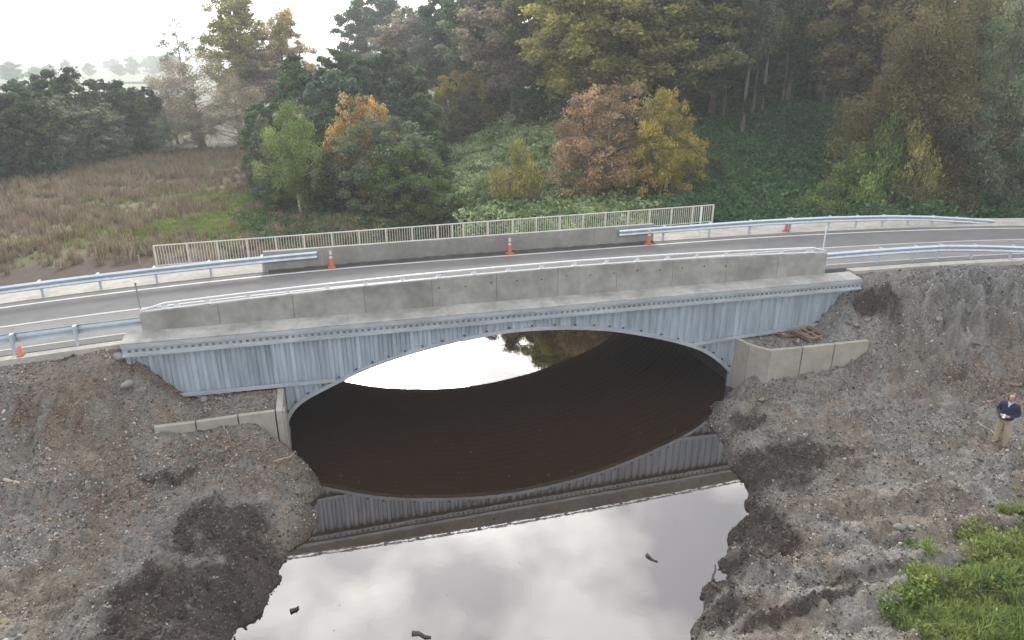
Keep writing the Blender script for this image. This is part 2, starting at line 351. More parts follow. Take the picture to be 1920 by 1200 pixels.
def h_front(u, v, rough=True):
    u = np.asarray(u, float); v = np.asarray(v, float)
    far = sstep(45, 70, np.abs(u)); h = land(np.clip(u, -60, 60), np.clip(v, -30, 2)) * (1 - far) + 1.6 * far
    h = np.maximum(h, .5)
    h = np.where(np.abs(u) > 27, np.maximum(h, z_road(u) - .17 - .5 * np.maximum(.9 - v, 0)), h)
    if rough:
        n1 = fbm(u * .55, v * .55, 4, 3) - .5; n2 = fbm(u * 2.1 + 5, v * 2.1, 4, 9) - .5; n3 = fbm(u * 6 + 5, v * 6, 3, 15) - .5
        away = sstep(.2, -.8, v) * (1 - .6 * np.exp(-((v + 2.0) / .5) ** 2) * sstep(-13.2, -12.4, u) * sstep(-7, -8, u))
        md = sstep(13.5, 16, u) * sstep(-6.5, -3, v)
        h = h + away * (n1 * (.34 + .5 * md) + n2 * (.32 + .40 * md) + n3 * .24 + np.maximum(fbm(u * 3.7, v * 3.7, 3, 211) - .58, 0) * .9)
        # heaps left by the digger on the right embankment
        for (cu, cv, r, a) in ((16.2, -1.4, 1.5, .55), (18.6, -1.9, 1.7, .5), (21.5, -2.0, 1.9, .45), (24.5, -2.6, 1.8, .4), (17.5, -3.2, 1.2, .25), (20.2, -3.8, 1.4, .3), (-15.5, -1.6, 1.1, .25), (-18.5, -2.2, 1.3, .28), (-13.6, -1.9, .9, .2)):
            h = h + a * np.exp(-((u - cu) ** 2 + (v - cv) ** 2) / (r * r)) * (.7 + .6 * n2 * 4)
        # machine track ridges on the near right bank
        w = sstep(-6.5, -9, v) * sstep(1.0, 3.5, u) * sstep(24, 16, u)
        ph = (v + .30 * u + .5 * (fbm(u * .3, v * .3, 2, 31) - .5) * 3) * 2 * pi / 1.45
        h = h + w * (np.abs(np.sin(ph * .5)) ** 1.5 * .26 - .12)
    # banks falling to the water
    hu_ = np.clip(sstep(.30, .62, blob(u, v, HUMUS) * HN(u, v)), 0, 1) if rough else 0
    g = water_gap(u, v)
    if rough: g = g + (fbm(u * 1.3, v * 1.3, 4, 41) - .5) * 1.1 * sstep(-.9, -1.6, v)
    steep = np.where(u > 0, .62, .55 + 1.3 * sstep(-4.2, -2.0, v))
    bank = np.where(g > 0, .03 + steep * g + .12 * np.sqrt(np.maximum(g, 0)) + .35 * np.maximum(g - 1.8, 0) ** 2, np.maximum(g * .8, -.8))
    h = np.minimum(h, bank)
    if rough: h = h + hu_ * (h > .05) * ((fbm(u * 4.3, v * 4.3, 3, 201) - .5) * .40 + (fbm(u * 11, v * 11, 2, 207) - .5) * .24)
    # gravel fill behind the precast walls
    fl = (u < LW0) & (u > -12.3) & (v > LWV + .14) & (v < .3)
    zl = 2.22 + sstep(-10.7, -12.7, u) * 1.75 * sstep(-1.75, -.1, v) - .12 * sstep(-.3, -1.6, v)
    rwv = np.interp(u, [p[0] for p in RW], [p[1] for p in RW])
    rwu = np.interp(v, [p[1] for p in RW[:3]][::-1], [p[0] for p in RW[:3]][::-1])
    fr = (u > rwu + .12) & (u < 14.1) & (v > rwv + .14) & (v < .3)
    zr_ = 2.1 + sstep(12.6, 14.7, u) * 1.7 * sstep(-2.1, -.1, v) + .15 * sstep(11.5, 13, u) - .1 * sstep(-.5, -1.8, v)
    nn = (fbm(u * 3, v * 3, 3, 51) - .5) * .10
    h = np.where(fl, zl + nn, h); h = np.where(fr, zr_ + nn, h)
    # under the deck
    ins = (v > 0.05)
    chan = (u > -8.05) & (u < 9.45)
    h = np.where(ins & chan, -.9, h); h = np.where(ins & ~chan & (u > -12.5) & (u < 14.8), np.minimum(h, 3.7), h)
    h = np.where((v >= -.9) & (v <= .05) & (u > -8.0) & (u < 9.3), np.minimum(h, -.25), h)
    return h
def axis(fine0, fine1, step, ends0, ends1):
    a = list(np.arange(fine0, fine1 + 1e-6, step)); d = step
    x = fine0; lo = []
    while x > ends0: d *= 1.35; x -= d; lo.append(max(x, ends0))
    d = step; x = fine1; hi = []
    while x < ends1: d *= 1.35; x += d; hi.append(min(x, ends1))
    return np.array(lo[::-1] + a + hi)
def grid(name, us, vs_, h, alb, m):
    U, V = np.meshgrid(us, vs_, indexing='ij'); Z = h(U, V); nu, nv = U.shape
    I = np.arange(nu * nv).reshape(nu, nv)
    Q = np.stack([I[:-1, :-1], I[1:, :-1], I[1:, 1:], I[:-1, 1:]], -1).reshape(-1, 4)
    me = np_mesh(name, np.stack([U, V, Z], -1).reshape(-1, 3), Q)
    C = alb(U, V, Z).reshape(-1, 3); ca = me.color_attributes.new('albedo', 'FLOAT_COLOR', 'POINT')
    ca.data.foreach_set('color', np.concatenate([C, np.ones((len(C), 1))], 1).astype(np.float32).ravel())
    o = bpy.data.objects.new(name, me); finish(o, m, smooth=True); tag(o, kind='structure'); return o
def HN(u, v): return -.15 + 1.3 * fbm(u * 2.3, v * 2.3, 4, 66) + 1.0 * fbm(u * 9, v * 9, 2, 71)
def blob(u, v, L_):
    s = np.zeros_like(u)
    for (cu, cv, ru, rv, a) in L_: s = np.maximum(s, a * np.exp(-(((u - cu) / ru) ** 2 + ((v - cv) / rv) ** 2)))
    return s
# dark humus (along the toe of both banks) and leaf litter, by place
HUMUS = [(*on_z(430, 1010, .7)[:2], 1.6, 1.2, 1.0), (*on_z(360, 1150, .7)[:2], 1.9, 1.5, 1.3), (*on_z(300, 1190, .7)[:2], 1.2, .8, 1.1), (*on_z(480, 1080, .5)[:2], 1.0, 2.0, 1.0), (*on_z(330, 920, 1.0)[:2], 1.0, .35, .7), (*on_z(160, 780, 1.6)[:2], 1.2, .6, .5),
         (*on_z(1400, 960, .3)[:2], .6, 1.8, 1.1), (*on_z(1450, 870, .7)[:2], 1.9, 1.3, 1.1), (*on_z(1420, 1000, .4)[:2], .9, 1.2, 1.2), (*on_z(1330, 1110, .2)[:2], .9, .6, 1.0), (*on_z(1390, 1060, .4)[:2], 1.2, .6, 1.0), (*on_z(1520, 860, .9)[:2], 1.6, .35, .9), (*on_z(1400, 800, .4)[:2], .9, .9, .7),
         (*on_z(1350, 1160, .3)[:2], .9, .5, 1.0), (*on_z(1615, 590, 2.8)[:2], .8, .5, .9), (*on_z(1500, 1140, .9)[:2], 2.2, .22, .9), (*on_z(1600, 1075, 1.)[:2], 2.2, .2, .6), (15.3, -1.3, .5, .8, .9)]
LITTER = [(*on_z(330, 770, 1.8)[:2], 2.0, .7, 1.0), (*on_z(120, 720, 2.2)[:2], 2.6, .7, .8), (*on_z(90, 850, 1.6)[:2], 3.0, 1.0, .9), (*on_z(400, 850, 1.5)[:2], 2.5, .9, .7), (*on_z(300, 700, 2.6)[:2], 1.0, .5, 1.0), (*on_z(500, 735, 2.1)[:2], 1.5, .25, .8), (*on_z(200, 960, 1.1)[:2], 3, 1.5, .5), (*on_z(480, 900, 1.1)[:2], 1.5, .8, .5), (*on_z(1780, 708, 1.4)[:2], 2.2, .35, .9), (*on_z(1890, 725, 1.3)[:2], 1.5, .5, .8), (*on_z(1620, 690, 1.4)[:2], .8, .3, .6)]
def alb_front(U, V, Z):
    n = fbm(U * .8, V * .8, 4, 61); n2 = fbm(U * 3.1, V * 3.1, 4, 66); n3 = fbm(U * 9, V * 9, 2, 71)
    grey = np.array((.170, .161, .146)); blue = np.array((.148, .147, .145)); brown = np.array((.155, .130, .104)); dark = np.array((.040, .028, .022)); lit = np.array((.110, .080, .062))
    C = grey + (brown - grey) * sstep(.42, .66, n)[..., None]
    bl = blob(U, V, [(*on_z(280, 720, 2.4)[:2], 1.6, 1.0, 1), (*on_z(1560, 625, 2.3)[:2], 1.8, 1, 1), (*on_z(1800, 560, 3)[:2], 6, 2.5, 1), (*on_z(420, 920, 1.)[:2], 1.5, 1.5, .6), (*on_z(120, 700, 2.5)[:2], 4, 1.5, .8)])
    C = C + (blue - C) * (bl * .9)[..., None]
    li = np.clip(blob(U, V, LITTER) * sstep(.3, .6, n2) * 1.1, 0, 1); C = C + (lit - C) * li[..., None]
    C = C * (.52 + .75 * n3 + .8 * (n2 - .5) + .2)[..., None]
    g = water_gap(U, V)
    wet = np.clip(1 - g / .55, 0, 1) * (V < -1.2)
    hu = np.clip(np.maximum(sstep(.30, .62, blob(U, V, HUMUS) * HN(U, V)), wet * .75), 0, 1)
    C = C + (dark - C) * (hu * .92)[..., None]
    C = np.where((Z < -.02)[..., None], np.array((.03, .022, .015)), C)
    return np.clip(C, .01, .6)
us = axis(-22.5, 30.0, .095, -420, 420); vs1 = axis(-16.5, 1.02, .085, -300, 1.02)
ground_front = grid('riverbank', us, vs1, h_front, alb_front, M['bank_soil'])

# ---- land beyond the road
def h_back(u, v):
    u = np.asarray(u, float); v = np.asarray(v, float)
    hill = 6.0 * sstep(14, 62, v) * sstep(0, 26, u - .02 * v) + .9 * sstep(8, 30, u) + 7 * sstep(60, 160, v) * sstep(20, 110, u)
    h = 1.55 + hill + (fbm(u * .11, v * .11, 4, 81) - .5) * .7 + (fbm(u * .6, v * .6, 3, 88) - .5) * .22 + (fbm(u * 1.6, v * 1.6, 2, 89) - .5) * .3 * sstep(24, 16, v)
    h = h - 1.2 * sstep(150, 420, v) * sstep(30, -60, u)
    g = water_gap(u, v)
    emb = z_road(u) - .14 - .62 * np.maximum(v - np.where((u > -13.6) & (u < 13.9), 9.5, 8.7 + 1.2 * sstep(16, 26, u)), 0)
    h = np.maximum(h, emb)
    bank = np.where(g > 0, .05 + .6 * g, np.maximum(g, -.9)); h = np.where((v > 7.2) & (v < 29) & (u > -12) & (u < 14), np.minimum(h, bank), h)
    return h
def alb_back(U, V, Z):
    n = fbm(U * .25, V * .25, 4, 91); n2 = fbm(U * 1.1, V * 1.1, 3, 96)
    dry = np.array((.10, .078, .052)); green = np.array((.13, .19, .04)); dirt = np.array((.060, .040, .030)); forest = np.array((.035, .045, .022)); pale = np.array((.34, .325, .30)); farm = np.array((.22, .24, .17))
    C = dry + (green - dry) * (sstep(.52, .64, n) * .5)[..., None]
    gp = blob(U, V, GREEN); C = C + (green - C) * np.clip(gp * (.5 + n2), 0, 1)[..., None]
    di = sstep(21.5, 18.5, V + (n - .5) * 6 + .12 * (U + 14)) * sstep(-2, -8, U); C = C + (dirt - C) * (di * .95)[..., None]
    fo = np.clip(sstep(-12, -4, U) * sstep(26, 34, V + (n - .5) * 6) + sstep(-2, 4, U), 0, 1); C = C + (forest - C) * fo[..., None]
    sh = sstep(9.6, 8.6, V); C = C + (pale - C) * (sh * .9)[..., None]
    fa = sstep(160, 260, V) * sstep(60, -20, U); C = C + (farm - C) * fa[..., None]
    return np.clip(C * (.8 + .4 * n2)[..., None], .01, .7)
GREEN = [(*on_z(440, 410, 1.6)[:2], 5.5, 4.5, 1.2), (*on_z(390, 365, 1.6)[:2], 4.5, 1.6, 1.2), (*on_z(480, 365, 1.6)[:2], 3, 3, 1.1), (*on_z(520, 420, 1.6)[:2], 4, 4, .9), (*on_z(330, 430, 1.6)[:2], 3, 2, .8), (*on_z(270, 280, 1.6)[:2], 4, 3, 1.3), (*on_z(330, 276, 1.6)[:2], 3, 3, 1.0)]
ub = axis(-60, 75, .8, -2500, 2500); vb = axis(7.27, 80, .6, 7.27, 2500)
ground_back = grid('terrain', ub, vb, h_back, alb_back, M['far_soil'])

# ---- water
def flat_strip(name, poly, z, m, kind='structure'):
    b = MB(); b.add([(p[0], p[1], z) for p in poly], [tuple(range(len(poly)))]); o = b.build(name, m); return tag(o, kind=kind)
uw = np.array([-45, -14, -13, 10, 11, 14]); 
w_ = MB()
vv = [-60, -30, -20, -14, -10, -6, -2, 2, 9.4, 16, 22, 27.5]
for a, b_ in zip(vv[:-1], vv[1:]):
    def lim(v): return np.interp(v, WL[:, 0], WL[:, 1]) - 1.6, np.interp(v, WR[:, 0], WR[:, 1]) + 1.6
    l0, r0 = lim(a); l1, r1 = lim(b_)
    if -2 <= a < 9.4: l0 = l1 = -8.3; r0 = r1 = 9.8
    if b_ == -2: l1, r1 = -8.9, 9.9
    w_.add([(l0, a, 0), (r0, a, 0), (r1, b_, 0), (l1, b_, 0)], [(0, 1, 2, 3)])
tag(w_.build('river_water', M['water']), kind='structure')
far_pond = on_z(275, 157, -.1)
pts = [(far_pond[0] + 34 * cos(t) * (1 + .2 * sin(3 * t)), far_pond[1] + 16 * sin(t) * (1 + .25 * cos(2 * t)), .95) for t in np.linspace(0, 2 * pi, 24, endpoint=False)]
tag(MB().add(pts, [tuple(range(24))]).build('pond_water', M['water']), kind='structure')

# ---- road, markings, shoulders
RU = np.concatenate([np.arange(-420, -60, 20), np.arange(-60, 70, 1.0), np.arange(70, 421, 20)])
def strip(name, v0, v1, dz, m, us_=RU, thick=.25, kind='structure', wob=0):
    b = MB(); b.sweep(lambda u: [(v0, z_road(u) + dz - thick), (v1 + wob * (vnoise(u * .9, 3.3, 5) - .5), z_road(u) + dz - thick), (v1 + wob * (vnoise(u * .9, 3.3, 5) - .5), z_road(u) + dz), (v0, z_road(u) + dz)], us_)
    o = b.build(name, m); return tag(o, kind=kind)
strip('road', .92, 7.0, 0, M['asphalt'])
uL = RU[RU <= -12]; uR = RU[RU >= 13.5]
strip('road_lane', 1.55, 3.86, .004, M['old_asphalt'], thick=.003)
strip('road_marking', 6.42, 6.54, .006, M['road_paint'], thick=.005)
strip('road_marking', 3.93, 4.07, .006, M['pale_paint'], thick=.005)
strip('road_marking', 1.42, 1.53, .006, M['pale_paint'], thick=.005)
strip('road_shoulder', 7.0, 8.75, .03, M['pale_gravel'], us_=np.concatenate([RU[RU < -9], [-8.8]]), wob=.5)
strip('road_shoulder', 7.0, 9.0, .03, M['pale_gravel'], us_=np.concatenate([[9.03], RU[RU > 9.5]]), wob=.6)
strip('concrete_edge', .55, .915, -.02, M['pale_gravel'], us_=np.concatenate([RU[RU < -13], [-12.66]]), thick=.3)
strip('concrete_edge', .45, .915, -.02, M['pale_gravel'], us_=np.concatenate([[14.92], RU[RU > 15.2]]), thick=.3)
# strip of loose dark gravel left against the far parapet
b = MB(); ug = np.arange(-8.6, 9.0, .15)
b.sweep(lambda u: [(6.66 + .14 * (vnoise(u * 1.7, 1, 6) - .5), z_road(u) + .002), (6.985, z_road(u) + .002), (6.985, z_road(u) + .05 + .05 * vnoise(u * 4, 2, 7)), (6.8, z_road(u) + .03 + .03 * vnoise(u * 5, 4, 7))], ug)
tag(b.build('loose_gravel_strip', M['black_gravel']), kind='stuff')
strip('walkway', 7.25, 9.5, -.05, M['concrete_ledge'], us_=np.arange(-13.5, 13.9, .45))

# ================================================================== THE BRIDGE
AP = np.array([(-8.12, -.8), (-8.11, .35), (-7.98, 1.05), (-7.55, 1.6), (-6.55, 2.05), (-5.37, 2.53), (-4.3, 2.84), (-3.12, 3.07), (-1.58, 3.31), (0.06, 3.42), (1.77, 3.33), (3.32, 3.13), (4.35, 2.92), (6.09, 2.43), (7.45, 1.93), (8.29, 1.44), (9.1, .72), (9.42, .2), (9.47, -.8)])
def smooth_curve(P, n=8, it=2):
    P = [np.array(p, float) for p in P]
    for _ in range(it):
        Q = [P[0]]
        for a, b_ in zip(P[:-1], P[1:]): Q += [a * .75 + b_ * .25, a * .25 + b_ * .75]
        P = Q + [P[-1]]
    return np.array(P)
ARCH = smooth_curve(AP)
_o = np.argsort(ARCH[:, 0])
def z_arch(u): return np.interp(u, ARCH[_o, 0], ARCH[_o, 1])
bridge = empty('arch_bridge', (.7, 4.6, 0), label='grey concrete road bridge with corrugated galvanised steel arch spanning the river', cat='bridge')
UL, UR = -12.58, 14.85
def z_cap(u): return 4.27 - .0066 * u
# corrugated face plates
WAV = .305; DEP = .065
def corr(u):
    t = (u / WAV) % 1.0
    return -DEP * np.interp(t, [0, .30, .45, .78, .93, 1.0], [1, 1, 0, 0, 1, 1])
brk = [0, .30, .45, .615, .78, .93]
us_all = sorted([(k + t) * WAV for k in range(-45, 52) for t in brk])
def z_bot(u):
    if -8.10 < u < 9.46: return float(z_arch(u)) + .02
    return 1.9 if u < 0 else 1.85
n_w = 3
k0 = int(np.floor(UL / WAV)); k = k0
while k * WAV < UR:
    a, e = max(k * WAV, UL), min((k + n_w) * WAV, UR)
    ul = sorted(set([a, e] + [x for x in us_all if a < x < e]))
    fine = [a]
    for p, q in zip(ul[:-1], ul[1:]):
        m_ = max(1, int((q - p) / .04)); fine += [p + (q - p) * j / m_ for j in range(1, m_ + 1)]
    b = MB(); top = 3.95
    vs_ = []
    lap = .004 * ((k // n_w) % 2)
    for u in fine: vs_ += [(u, corr(u) - lap - .03, z_bot(u)), (u, corr(u) - lap - .03, top)]
    nb = len(vs_)
    vs_ += [(x, y + .012, z) for x, y, z in vs_]
    fs_ = []
    for i in range(len(fine) - 1):
        fs_ += [(2 * i, 2 * i + 2, 2 * i + 3, 2 * i + 1), (nb + 2 * i, nb + 2 * i + 1, nb + 2 * i + 3, nb + 2 * i + 2), (2 * i, nb + 2 * i, nb + 2 * i + 2, 2 * i + 2)]
    b.add(vs_, fs_); b.build('corrugated_plate', M['galvanised'], bridge); k += n_w
# backing so no daylight comes through behind the plates
b = MB(); ub_ = np.arange(-12.4, 14.7, .1)
for a, e in zip(ub_[:-1], ub_[1:]):
    b.add([(a, .02, z_bot(a) + .02), (e, .02, z_bot(e) + .02), (e, .02, 4.0), (a, .02, 4.0)], [(0, 1, 2, 3)])
b.build('backfill_face', M['galvanised_dark'], bridge)
# arch rim
b = MB(); n = len(ARCH)
T = np.gradient(ARCH, axis=0); N_ = np.stack([-T[:, 1], T[:, 0]], 1); N_ /= np.linalg.norm(N_, axis=1)[:, None]
for i in range(n):
    p = ARCH[i]; q = p + N_[i] * .13
    b.v += [(p[0], -.19, p[1]), (q[0], -.19, q[1]), (q[0], .03, q[1]), (p[0], .03, p[1])]
for i in range(n - 1):
    for j in range(4): b.f.append((4 * i + j, 4 * i + (j + 1) % 4, 4 * i + 4 + (j + 1) % 4, 4 * i + 4 + j))
b.build('arch_rim', M['galvanised_light'], bridge)
# rim bolts
for i in range(6, n - 6, 1):
    q = ARCH[i] + N_[i] * .19
    if i % 2 == 0: continue
    MB().box((q[0], -.165, q[1]), (.07, .05, .05)).build('rim_bolt', M['bolt_steel'], bridge)
# barrel: one ring per corrugation
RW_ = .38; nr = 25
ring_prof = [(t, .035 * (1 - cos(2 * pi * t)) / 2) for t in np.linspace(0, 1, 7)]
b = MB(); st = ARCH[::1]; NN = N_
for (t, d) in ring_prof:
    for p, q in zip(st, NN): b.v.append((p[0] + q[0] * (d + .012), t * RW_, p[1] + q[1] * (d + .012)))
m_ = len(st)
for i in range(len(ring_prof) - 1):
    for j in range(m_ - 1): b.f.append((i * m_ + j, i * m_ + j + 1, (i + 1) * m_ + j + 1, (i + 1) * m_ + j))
ring = b.mesh('barrel_ring'); ring.materials.append(M['shaded_barrel_steel']); ring.polygons.foreach_set('use_smooth', [True] * len(ring.polygons))
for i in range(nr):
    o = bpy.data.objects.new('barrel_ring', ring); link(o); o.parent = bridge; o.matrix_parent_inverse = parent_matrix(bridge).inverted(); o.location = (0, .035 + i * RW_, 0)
# outer skin of the fill over the barrel, rear headwall
b = MB(); ub2 = np.arange(-12.4, 13.6, .15)
for a, e in zip(ub2[:-1], ub2[1:]):
    za, ze = (z_bot(a) if -8.1 < a < 9.46 else .6), (z_bot(e) if -8.1 < e < 9.46 else .6)
    b.add([(a, 9.55 + corr(a), za), (e, 9.55 + corr(e), ze), (e, 9.55 + corr(e), 4.12), (a, 9.55 + corr(a), 4.12)], [(0, 1, 2, 3)])
b.build('rear_headwall', M['galvanised'], bridge)
# horizontal flanges at the foot of the upper plates
def flange(u0, u1, z0, z1):
    b = MB(); b.sweep(lambda u: [(-.215, z0 + (z1 - z0) * (u - u0) / (u1 - u0) - .06), (.0, z0 + (z1 - z0) * (u - u0) / (u1 - u0) - .06), (.0, z0 + (z1 - z0) * (u - u0) / (u1 - u0)), (-.17, z0 + (z1 - z0) * (u - u0) / (u1 - u0) + .01), (-.19, z0 + (z1 - z0) * (u - u0) / (u1 - u0) + .07), (-.215, z0 + (z1 - z0) * (u - u0) / (u1 - u0) + .07)], np.linspace(u0, u1, 12))
    b.build('foot_channel', M['galvanised_light'], bridge)
flange(-11.2, -6.3, 2.42, 2.32); flange(7.1, 13.0, 2.10, 2.36)
# waler under the capping beam
ux = np.linspace(UL, UR, 40)
def waler(u):
    z = z_cap(u) - .05
    return [(-.08, z), (-.20, z), (-.20, z - .12), (-.14, z - .13), (-.14, z - .33), (-.235, z - .34), (-.235, z - .40), (-.08, z - .40)]
b = MB(); b.sweep(waler, ux); b.build('waler', M['galvanised_light'], bridge)
bm_ = MB().box((0, 0, 0), (.085, .03, .07)).mesh('waler_bolt'); bm_.materials.append(M['galvanised_dark'])
for u in np.arange(UL + .2, UR, .2033):
    o = bpy.data.objects.new('waler_bolt', bm_); link(o); o.parent = bridge; o.matrix_parent_inverse = parent_matrix(bridge).inverted(); o.location = (u, -.15, z_cap(u) - .05 - .23)
# capping beam in long pours
us_c = np.linspace(UL, UR, 9)
for a, e in zip(us_c[:-1], us_c[1:]):
    b = MB(); b.sweep(lambda u: [(-.16, z_cap(u) - .045), (-.03, z_cap(u) - .045), (-.03, z_cap(u) - .3), (.62, z_cap(u) - .3), (.62, z_cap(u) + .09), (-.13, z_cap(u) + .005), (-.16, z_cap(u) - .01)], np.linspace(a + .003, e - .003, 6))
    b.build('capping_beam', M['concrete_ledge'], bridge)
# near parapet panels
def z_par(u): return 5.40 - .0019 * (u - 2.0) ** 2
pu = np.linspace(-12.1, 13.62, 12)
for a, e in zip(pu[:-1], pu[1:]):
    b = MB(); b.sweep(lambda u: [(.60, z_cap(u) + .08), (.91, z_cap(u) + .06), (.885, z_par(u) - .015), (.87, z_par(u)), (.635, z_par(u)), (.62, z_par(u) - .015)], np.linspace(a + .006, e - .006, 6))
    b.build('parapet_panel', M['concrete'], bridge)
b = MB(); b.sweep(lambda u: [(.66, z_cap(u) + .1), (.85, z_cap(u) + .1), (.85, z_par(u) - .03), (.66, z_par(u) - .03)], np.linspace(-12.0, 13.5, 30)); b.build('parapet_core', M['concrete'], bridge)
# tie-bolt holes in the near parapet
for u in np.arange(-2.5, 9.5, .95):
    for dz in (.32,):
        MB().tube([(u, .57, z_par(u) - dz + .03 * sin(u * 9)), (u, .64, z_par(u) - dz + .03 * sin(u * 9))], .022, 8).build('tie_hole', M['bolt_steel'], bridge)
# steel railing on the near parapet
PZ = .21
pst = np.linspace(-11.35, 12.75, 20)
for i, u in enumerate(list(pst) + [12.95, -11.0, -12.0]):
    z = z_par(u); hgt = PZ if u > -11.9 else .1
    o = MB().box((u, .74, z + hgt / 2), (.16, .012, hgt)).box((u, .78, z + .008), (.17, .17, .016)).box((u, .765, z + hgt / 2), (.012, .05, hgt)).build('railing_post', M['white_steel'], bridge)
ur = list(np.linspace(-11.35, 12.95, 30))
b = MB().tube([(-12.05, .72, z_par(-12) + .05)] + [(u, .715, z_par(u) + PZ) for u in ur] + [(13.58, .72, z_par(13.5) + .06)], .036, 8); b.build('railing_bar', M['white_steel'], bridge, smooth=True)
b = MB().tube([(u, .655, z_par(u) + .035) for u in np.linspace(-12.0, 13.5, 30)], .026, 8); b.build('railing_bar', M['white_steel'], bridge, smooth=True)
# far parapet
fu = np.concatenate([[-8.75, -6.4], np.linspace(-3.2, 9.0, 5)])
for a, e in zip(fu[:-1], fu[1:]):
    zt = lambda u: 5.13 + .006 * (u + 8.7)
    b = MB(); b.sweep(lambda u: [(7.0, z_road(u) - .1), (7.245, z_road(u) - .1), (7.23, zt(u)), (7.05, zt(u)), (7.03, zt(u) - .02)], np.linspace(a + .004, e - .004, 6))
    b.build('parapet_panel', M['concrete_far'], bridge)

# ---- precast wing walls
def panel(parent, p, q, z0, z1a, z1b, th, m, nrm):
    """upright slab from p to q, top z1a..z1b"""
    p = Vector((p[0], p[1], 0)); q = Vector((q[0], q[1], 0)); d = (q - p).normalized(); g = .018
    p = p + d * g; q = q - d * g; nv = Vector(nrm) * th
    P = [p + Vector((0, 0, z0)), q + Vector((0, 0, z0)), q + Vector((0, 0, z1b)), p + Vector((0, 0, z1a))]
    b = MB(); b.add(P + [x + nv for x in P], [(0, 1, 2, 3), (7, 6, 5, 4), (0, 4, 5, 1), (1, 5, 6, 2), (2, 6, 7, 3), (3, 7, 4, 0)])
    return b.build('wall_panel', m, parent, bevel=.02)
lw = empty('wing_wall', (-8.2, -1.7, .4), label='pale precast concrete wing wall almost buried in leaf-strewn gravel bank', cat='retaining wall')
panel(lw, (-8.0, -.02), (-8.0, LWV - .02), -.6, 2.24, 2.2, .2, M['precast'], (-1, 0, 0))
MB().box((-7.965, LWV + .16, .62), (.06, .30, 3.1)).build('end_rib', M['precast'], lw, bevel=.015)
xs = [-8.22] + [float(on_z(x, y, 2.2)[0]) for x, y in ((445, 782), (366, 790), (287, 798))]
zt_ = [2.2, 2.2, 2.18, 2.16]; vt_ = [LWV, LWV - .03, LWV - .06, LWV - .02]
for i in range(3): panel(lw, (xs[i], vt_[i]), (xs[i + 1], vt_[i + 1]), -.4, zt_[i], zt_[i + 1], .16, M['precast'], (0, 1, 0))
rw = empty('retaining_wall', (9.5, -1.0, .4), label='pale precast concrete retaining wall of upright panels holding a gravel terrace with pallets', cat='retaining wall')
tops = [2.14, 2.16, 2.2, 2.22, 2.26, 2.28]
for (a, e, za, ze) in zip(RW[:-1], RW[1:], tops[:-1], tops[1:]):
    d = Vector((e[0] - a[0], e[1] - a[1], 0)).normalized(); nrm = (-d.y, d.x, 0)
    panel(rw, a, e, -.5, za, ze, .17, M['precast'], nrm)
b = MB().box((9.20, -.06, .75), (.13, .1, 2.9)); b.build('corner_post', M['galvanised'], rw)
# ================================================================== ROAD FURNITURE
def wbeam(path, zoff, side):
    """W-beam swept along path [(u,v,z)], side = +1 faces +y"""
    prof = [(-.0, .155), (.045, .125), (.08, .095), (.045, .03), (.0, .0), (.045, -.03), (.08, -.095), (.045, -.125), (0, -.155)]
    b = MB(); n = len(prof)
    for k_, p in enumerate(path):
        a = Vector(path[max(k_ - 1, 0)]); c = Vector(path[min(k_ + 1, len(path) - 1)]); t = (c - a); t.z = 0; t.normalize()
        nv = Vector((-t.y, t.x, 0)) * side
        for (d, z) in prof: b.v.append(tuple(Vector(p) + nv * d + Vector((0, 0, z + zoff))))
        for (d, z) in prof: b.v.append(tuple(Vector(p) + nv * (d - .012) + Vector((0, 0, z + zoff))))
    for i in range(len(path) - 1):
        for j in range(n - 1):
            o = i * 2 * n; q = (i + 1) * 2 * n
            b.f += [(o + j, q + j, q + j + 1, o + j + 1), (o + n + j, o + n + j + 1, q + n + j + 1, q + n + j)]
        o = i * 2 * n; q = (i + 1) * 2 * n
        b.f += [(o, o + n, q + n, q), (o + n - 1, q + n - 1, q + 2 * n - 1, o + 2 * n - 1)]
    return b
def guard_rail(path, posts, side, label, lean=0, base=None):
    g = empty('guard_rail', (path[0][0], path[0][1], path[0][2] - .5), label=label, cat='guard rail')
    # fine resample
    P = np.array(path); d = np.concatenate([[0], np.cumsum(np.linalg.norm(np.diff(P[:, :2], axis=0), axis=1))])
    fine = [tuple(np.interp(s, d, P[:, i]) for i in range(3)) for s in np.linspace(0, d[-1], 60)]
    wbeam(fine, 0, side).build('rail_beam', M['rail_steel'], g, smooth=False)
    for s in posts:
        if s > d[-1]: continue
        x, y, z = (float(np.interp(s, d, P[:, i])) for i in range(3))
        t0 = max(s - .3, 0); t1 = min(s + .3, d[-1]); t = np.array([np.interp(t1, d, P[:, i]) - np.interp(t0, d, P[:, i]) for i in range(2)]); an = math.atan2(t[1], t[0])
        R = Matrix.Rotation(an, 3, 'Z'); off = R @ Vector((0, -side * .16, 0))
        zb = (base(x, y + off.y) if base else float(z_road(x))) - .25
        po = MB().box((x + off.x, y + off.y, (z + .17 + zb) / 2), (.075, .11, z + .17 - zb), R).build('post', M['rail_steel'], g)
        sp = R @ Vector((0, -side * .06, 0)); MB().box((x + sp.x, y + sp.y, z), (.10, .115, .32), R).build('spacer_block', M['rail_steel'], po)
    return g
zr = lambda u: float(z_road(u))
hf = lambda u, v: float(h_front(u, v))
def rail_z(px, py, v): p = on_y(px, py, v); return (float(p[0]), v, float(p[2]))
